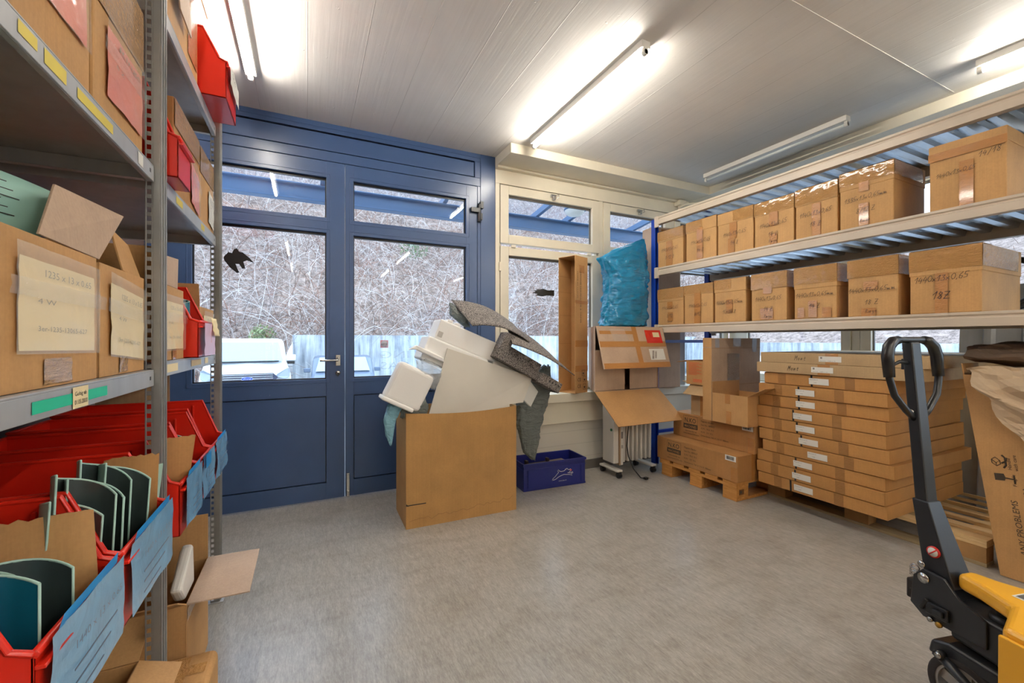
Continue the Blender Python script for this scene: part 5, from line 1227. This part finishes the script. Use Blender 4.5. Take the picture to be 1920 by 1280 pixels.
for i, (y0, y1, sh_) in enumerate(((2.115, 1.135, 0), (2.085, 1.11, .0))):
    z0 = zt+.001+i*.0745; w = y0-y1; d = 1.20
    t = thing('flat_carton', ('lower', 'upper')[i]+' of the two wide pale flat cartons topping the stack', 'box', (3.11+d/2, (y0+y1)/2, z0), -math.pi/2, 'wide pale flat cartons')
    MB().box(-w/2, -d/2, 0, w/2, d/2, .073).build('body', CBT, t, .003)
    F = front(w, d); a = .44+.02*i
    m = MB(); decal(m, F, a*w, 0, a*w+.075, .073, .0006); m.build('tape', TAPE, t)
    m = MB(); decal(m, F, a*w-.04, .018, a*w+.095, .055, .0014); m.build('label', PAPER, t)
    m = MB(); decal(m, F, a*w-.03, .038, a*w-.018, .05, .002); put_text(m, 'Sorted   1440 x 13', F(a*w-.03, .022, .002), (1, 0, 0), (0, 0, 1), .008, width=.09); m.build('print', plain('grey_print', (130, 128, 122), .6), t)
    m = MB(); hand(m, 'Mont', F(a*w-.20, .020, .0015), (1, 0, .03), (0, 0, 1), .032, 5, .0022); m.build('handwriting', INK, t)
# ================================================================== LARGE CARTON WITH PACKING PAPER
t = thing('shipping_box', 'large slanting carton with handling marks and packing paper on top', 'box', (3.26, .885, 0))
L = .62; D = .22; Hh = 1.10; SH = .15
def sheared(mb, x0, x1, y0, y1, z0, z1):
    f = lambda z: SH*z/Hh
    mb.add([(x0, y0+f(z0), z0), (x1, y0+f(z0), z0), (x1, y1+f(z0), z0), (x0, y1+f(z0), z0), (x0, y0+f(z1), z1), (x1, y0+f(z1), z1), (x1, y1+f(z1), z1), (x0, y1+f(z1), z1)], [(0, 3, 2, 1), (4, 5, 6, 7), (0, 1, 5, 4), (1, 2, 6, 5), (2, 3, 7, 6), (3, 0, 4, 7)])
# stands just right of the pallet corner: depth only up to the pallet end plane
m = MB(); k = .006
sheared(m, 0, k, -L, 0, .003, Hh-.06); sheared(m, D-k, D, -L, 0, .003, Hh-.02); sheared(m, k, D-k, -k, 0, .003, Hh); sheared(m, k, D-k, -L, -L+k, .003, Hh); sheared(m, k, D-k, -L+k, -k, .003, .01)
m.build('body', CB, t, .001)
def S(y, z, o=.0012): return V((-o, -y+SH*z/Hh, z))
m = MB(); sy = V((0, -1, 0)); up = V((0, SH/Hh, 1)).normalized()
put_text(m, 'ANY PROBLEMS', S(.115, .14), up, (0, 1, 0), .034, width=.27)
put_text(m, 'WITH YOUR ORDER?', S(.165, .14), up, (0, 1, 0), .034, width=.34)
put_text(m, 'Handle', S(.118, .56), up, (0, 1, 0), .020, width=.06); put_text(m, 'with care', S(.140, .56), up, (0, 1, 0), .020, width=.08); put_text(m, 'Fragile', S(.125, .48), up, (0, 1, 0), .020, width=.06)
def ln(P, r=.0018): m.tube([S(a, b) for a, b in P], r, 4)
hx = .05; hz = .60
ln([(hx, hz), (hx+.015, hz+.014), (hx+.03, hz), (hx+.015, hz-.014), (hx, hz)]); ln([(hx+.015, hz-.014), (hx+.015, hz-.03), (hx, hz-.018), (hx, hz)]); ln([(hx+.015, hz-.03), (hx+.03, hz-.018), (hx+.03, hz)])
ln([(hx+.04, hz+.03), (hx+.05, hz+.018), (hx+.05, hz-.02), (hx+.04, hz-.035)], .004); ln([(hx+.055, hz+.02), (hx+.05, hz), (hx+.035, hz-.012)], .004)
m.prism([S(a, b, .001) for a, b in ((.05, .53), (.085, .535), (.09, .515), (.085, .50), (.05, .495))], (-.0006, 0, 0)); ln([(.09, .515), (.12, .515)], .003); ln([(.12, .535), (.12, .495)], .003)
m.build('print', INKP, t)
def crumple(name, label, cat, rows, mat, seed, nu=26, nv=26, amp=.055):
    """rows: list of (left point, right point) from top to bottom"""
    R = [(V(a), V(b)) for a, b in rows]; n = len(R)-1
    def f(u, v):
        i = min(n-1, int(v*n)); t_ = v*n-i; a = R[i][0].lerp(R[i+1][0], t_); b = R[i][1].lerp(R[i+1][1], t_); p = a.lerp(b, u)
        q = V((u*4, v*4, seed)); d = abs(noise.noise(q))*1.4-.4+.5*abs(noise.noise(q*2.3))
        c = noise.cell(q*1.2)
        return (p.x-amp*d*1.2, p.y+amp*.5*noise.noise(q*1.7+V((5, 5, 5))), p.z+amp*.6*noise.noise(q*1.3+V((9, 1, 3))))
    m = MB(); m.grid(f, nu, nv, smooth=False); return tag(m.build(name, mat, solid=.0015), label, cat)
crumple('packing_paper', 'crumpled pale kraft paper spilling over the front of the large carton', 'packing paper', [((3.40, 1.0, 1.06), (3.32, .30, 1.10)), ((3.22, 1.0, 1.08), (3.20, .30, 1.12)), ((3.18, .955, .98), (3.18, .30, .98)), ((3.19, .90, .88), (3.19, .30, .84)), ((3.21, .80, .72), (3.21, .32, .70)), ((3.225, .72, .64), (3.225, .50, .62))], KRAFT, 3)
crumple('packing_paper', 'darker crumpled brown paper on top of the large carton', 'packing paper', [((3.50, 1.04, 1.20), (3.55, .30, 1.26)), ((3.38, 1.04, 1.20), (3.36, .30, 1.22)), ((3.34, 1.04, 1.12), (3.33, .30, 1.13)), ((3.48, 1.03, 1.09), (3.48, .30, 1.08))], plain('brown_packing_paper', (140, 118, 98), .85), 8, 26, 16, .04)

# ================================================================== HAND PALLET TRUCK
tr = thing('pallet_truck', 'yellow and black hand pallet truck with upright loop handle', 'pallet truck', (1.965, .595, 0), math.radians(-14))
# local axes: +y towards the operator, +x right of it; forks run to -y
m = MB(); m.prism([(-.034, .055, .50), (.034, .055, .50), (.026, .10, 1.215), (-.026, .10, 1.215)], (0, .0, 0)) if False else None
def taper(mb, c0, w0, d0, c1, w1, d1):
    a = [V(c0)+V((sx*w0/2, sy*d0/2, 0)) for sx, sy in ((-1, -1), (1, -1), (1, 1), (-1, 1))]; b = [V(c1)+V((sx*w1/2, sy*d1/2, 0)) for sx, sy in ((-1, -1), (1, -1), (1, 1), (-1, 1))]
    mb.add(a+b, [(0, 3, 2, 1), (4, 5, 6, 7), (0, 1, 5, 4), (1, 2, 6, 5), (2, 3, 7, 6), (3, 0, 4, 7)])
m = MB(); taper(m, (0, .128, .62), .052, .040, (0, .180, 1.222), .046, .034); pole = m.build('handle_pole', BLACKM, tr, .006)
m = MB(); taper(m, (0, .062, .40), .095, .085, (0, .132, .66), .060, .050); m.build('pole_shroud', BLACKM, tr, .004)
loop = []
for i in range(0, 9): a = math.pi*i/8; 
Lp = [(0, .93), (-.055, .975), (-.105, 1.03), (-.122, 1.09), (-.122, 1.17), (-.112, 1.205), (-.088, 1.225), (-.05, 1.230), (.05, 1.230), (.088, 1.225), (.112, 1.205), (.122, 1.17), (.122, 1.09), (.105, 1.03), (.055, .975), (0, .93)]
m = MB(); m.tube([(x*.94, .180+.086*(z-1.222), z) for x, z in Lp], .0115, 12); m.build('loop_handle', BLACK, tr)
for s in (-1, 1):
    m = MB(); m.tube([(s*.1147, .169, 1.095), (s*.115, .175, 1.17), (s*.105, .178, 1.205), (s*.083, .180, 1.225), (s*.058, .180, 1.230)], [.017, .019, .019, .018, .015], 14); m.build('grip', BLACK, tr)
m = MB(); m.tube([(-.018, .177, 1.145), (-.05, .182, 1.15), (-.075, .187, 1.138)], [.008, .007, .006], 8); m.box(-.022, .167, 1.12, .022, .198, 1.16); m.build('release_lever', BLACKM, tr, .003)
m = MB(); m.box(-.012, .180, 1.06, .012, .186, 1.09); m.box(-.015, .192, 1.195, .015, .200, 1.20); m.build('lever_pin', CHROME, tr)
m = MB(); m.cyl((-.024, .158, .97), (-1, 0, 0), .0085, .01, 12); m.build('bolt', CHROME, tr)
# warning disc on the shroud side
for (x, nx) in ((-.0485, -1),):
    m = MB(); m.cyl((x+.008, .080, .50), (nx, 0, 0), .019, .0072, 24); m.mi = 1; m.cyl((x+.008, .080, .50), (nx, 0, 0), .015, .0078, 24); m.mi = 0; m.tube([(x-.0002, .068, .512), (x-.0002, .092, .488)], .002, 4)
    m.build('warning_disc', [plain('sign_red', (206, 40, 34), .4), PAPER], tr)
# pump unit
m = MB(); P = [(-.05, .10), (-.14, .06)]
m.prism([(-.062, .13, .40), (-.062, .10, .435), (-.062, .04, .43), (-.062, .0, .385), (-.062, -.07, .355), (-.062, -.07, .27), (-.062, .10, .27), (-.062, .14, .30)], (.012, 0, 0)); m.build('side_plate', BLACKM, tr, .003)
m = MB(); m.prism([(.05, .13, .40), (.05, .10, .435), (.05, .04, .43), (.05, .0, .385), (.05, -.07, .355), (.05, -.07, .27), (.05, .10, .27), (.05, .14, .30)], (.012, 0, 0)); m.build('side_plate', BLACKM, tr, .003)
m = MB(); m.prism([(-.052, .03, .365), (-.052, -.125, .355), (-.052, -.145, .335), (-.052, -.145, .225), (-.052, .03, .245)], (.104, 0, 0)); m.build('pump_body', BLACKM, tr, .012, seg=3)
m = MB()
m.cyl((-.063, .095, .405), (-1, 0, 0), .017, .006); m.build('bolt', CHROME, tr)
m = MB(); m.cyl((-.058, .105, .448), (-1, 0, 0), .011, .006); m.build('bolt', CHROME, tr)
m = MB(); m.cyl((-.063, .075, .275), (-1, 0, 0), .008, .008); m.build('bolt', CHROME, tr)
m = MB(); m.cyl((-.063, .05, .272), (-1, 0, 0), .009, .008); m.build('valve', plain('brass', (190, 150, 70), .3, .9), tr)
m = MB(); m.box(-.075, .02, .295, -.063, .085, .335); m.box(-.085, .03, .305, -.07, .06, .325); m.tube([(-.07, .08, .34), (-.072, .10, .30)], .008, 8); m.build('valve_block', BLACK, tr, .004)
m = MB(); m.box(-.045, .13, .30, .045, .165, .37); m.build('foot_pedal', RUBBER, tr, .006)
m = MB(); m.tube([(-.04+.0, .14+.014*math.cos(a), .385+.006*a/3+.014*math.sin(a)) for a in [k*.6 for k in range(32)]], .003, 6); m.build('spring', CHROME, tr)
m = MB(); m.cyl((0, -.08, .355), (0, 0, 1), .034, .018); m.cyl((0, -.08, .373), (0, 0, 1), .020, .04); m.build('piston', BLACKM, tr)
m = MB(); m.cyl((-.04, -.15, .29), (0, -1, 0), .008, .02, 12); m.build('stud', BLACK, tr)
# steer yoke and wheels
m = MB(); m.prism([(-.075, .07, .215), (-.075, .02, .232), (-.075, -.12, .225), (-.075, -.17, .20), (-.075, -.16, .175), (-.075, .03, .175), (-.075, .08, .165)], (.15, 0, 0)); m.build('yoke', BLACKM, tr, .012, seg=3)
m = MB(); m.tube([(-.085, .045, .19), (-.09, -.05, .14), (-.095, -.16, .085)], [.016, .013, .012], 8); m.cyl((-.08, .03, .19), (-1, 0, 0), .013, .022); m.build('push_rod', BLACKM, tr)
m = MB(); m.cyl((-.096, .03, .19), (-1, 0, 0), .009, .008); m.build('bolt', CHROME, tr)
for s in (-1, 1):
    wx = s*.052; wy = -.02
    tire = MB()
    Pf = [(-.025, .075), (-.025, .092), (-.020, .0995), (.020, .0995), (.025, .092), (.025, .075)]
    tire.grid(lambda u, v: (wx+Pf[min(5, int(round(v*5)))][0], wy+Pf[min(5, int(round(v*5)))][1]*math.cos(2*math.pi*u), .1+Pf[min(5, int(round(v*5)))][1]*math.sin(2*math.pi*u)), 40, 5)
    wh = tire.build('steer_wheel', RUBBER, tr)
    rim = MB(); rim.tube([(wx-.022, wy, .1), (wx+.022, wy, .1)], .028, 24)
    for q in range(40):
        a, b = 2*math.pi*q/40, 2*math.pi*(q+1)/40
        for x_ in (-.023, .023): rim.quad(*[(wx+x_, wy+r_*math.cos(c), .1+r_*math.sin(c)) for r_, c in ((.068, a), (.068, b), (.0765, b), (.0765, a))])
        rim.quad((wx-.023, wy+.068*math.cos(a), .1+.068*math.sin(a)), (wx+.023, wy+.068*math.cos(a), .1+.068*math.sin(a)), (wx+.023, wy+.068*math.cos(b), .1+.068*math.sin(b)), (wx-.023, wy+.068*math.cos(b), .1+.068*math.sin(b)))
    for q in range(5):
        a = 2*math.pi*q/5+.3; c, n_ = math.cos(a), math.sin(a); pa, pb = -n_, c
        rim.add([(wx+x_, wy+r_*c+w_*pa, .1+r_*n_+w_*pb) for x_ in (-.012, .012) for r_, w_ in ((.022, -.014), (.022, .014), (.070, .018), (.070, -.018))], [(0, 1, 2, 3), (4, 7, 6, 5), (0, 3, 7, 4), (1, 5, 6, 2)])
    rim.build('rim', plain('cast_rim', (176, 172, 166), .4, .5), wh)
    hb = MB(); hb.cyl((wx-.026, wy, .1), (1, 0, 0), .022, .052); hb.build('hub', BLACK, wh)
# yellow frame: nose over the pump, plate and forks
m = MB()
nose = [(-.035, .045, .385), (.035, .045, .385), (.05, -.05, .395), (.20, -.20, .40), (.20, -.42, .40), (-.20, -.42, .40), (-.20, -.20, .40), (-.05, -.05, .395)]
NZ = MB()
A_ = [(-.03, .025), (.03, .025), (.045, -.04), (.09, -.14), (.24, -.205), (.24, -.50), (-.24, -.50), (-.24, -.205), (-.09, -.14), (-.045, -.04)]
NZ.prism([(x, y, .405) for x, y in A_][::-1], (0, 0, .055)); fr = NZ.build('frame_top', YEL, tr, .018, seg=4)
m = MB(); m.prism([(-.255, -.205, .44), (-.275, -.215, .02), (-.275, -.56, .02), (-.255, -.54, .44)][::-1], (.012, 0, 0)); m.build('side_gusset', YEL, tr, .003)
m = MB(); m.prism([(.243, -.205, .44), (.263, -.215, .02), (.263, -.56, .02), (.243, -.54, .44)][::-1], (.012, 0, 0)); m.build('side_gusset', YEL, tr, .003)
m = MB(); m.prism([(-.25, -.205, .42), (.25, -.205, .42), (.27, -.205, .05), (.12, -.205, .05), (.10, -.205, .36), (-.10, -.205, .36), (-.12, -.205, .05), (-.27, -.205, .05)], (0, -.012, 0)); m.build('front_plate', YEL, tr, .003)
for s in (-1, 1):
    MB().box(s*.19-.08, -1.70, .05, s*.19+.08, -.34, .085).build('fork', YEL, tr, .008)
    MB().cyl((s*.19-.035, -1.5, .041), (1, 0, 0), .04, .07).build('load_roller', RUBBER, tr)
m = MB(); m.quad((-.2765, -.24, .05), (-.2765, -.42, .05), (-.2685, -.42, .22), (-.2685, -.24, .22)); m.build('rating_plate', PAPER, tr)
m = MB(); 
put_text(m, '2500kg CAPACITY', (-.2715, -.248, .188), (0, -1, 0), (.045, 0, 1), .022, width=.16)
m.tube([(-.2745, -.290+.026*math.cos(a), .135+.026*math.sin(a)) for a in [k*math.pi/4 for k in range(8)]], .0016, 4, closed=True); put_text(m, 'TUV', (-.2755, -.272, .128), (0, -1, 0), (.03, 0, 1), .016, width=.036)
m.build('rating_print', plain('blue_black_print', (50, 56, 100), .5), tr)
m = MB(); m.box(-.03, -.15, .4605, .02, -.11, .461); m.build('barcode_label', PAPER, tr)
m = MB(); barcode(m, (-.025, -.145, .4618), (1, 0, 0), (0, 1, 0), .035, .03, 2); m.build('barcode', BLACK, tr)
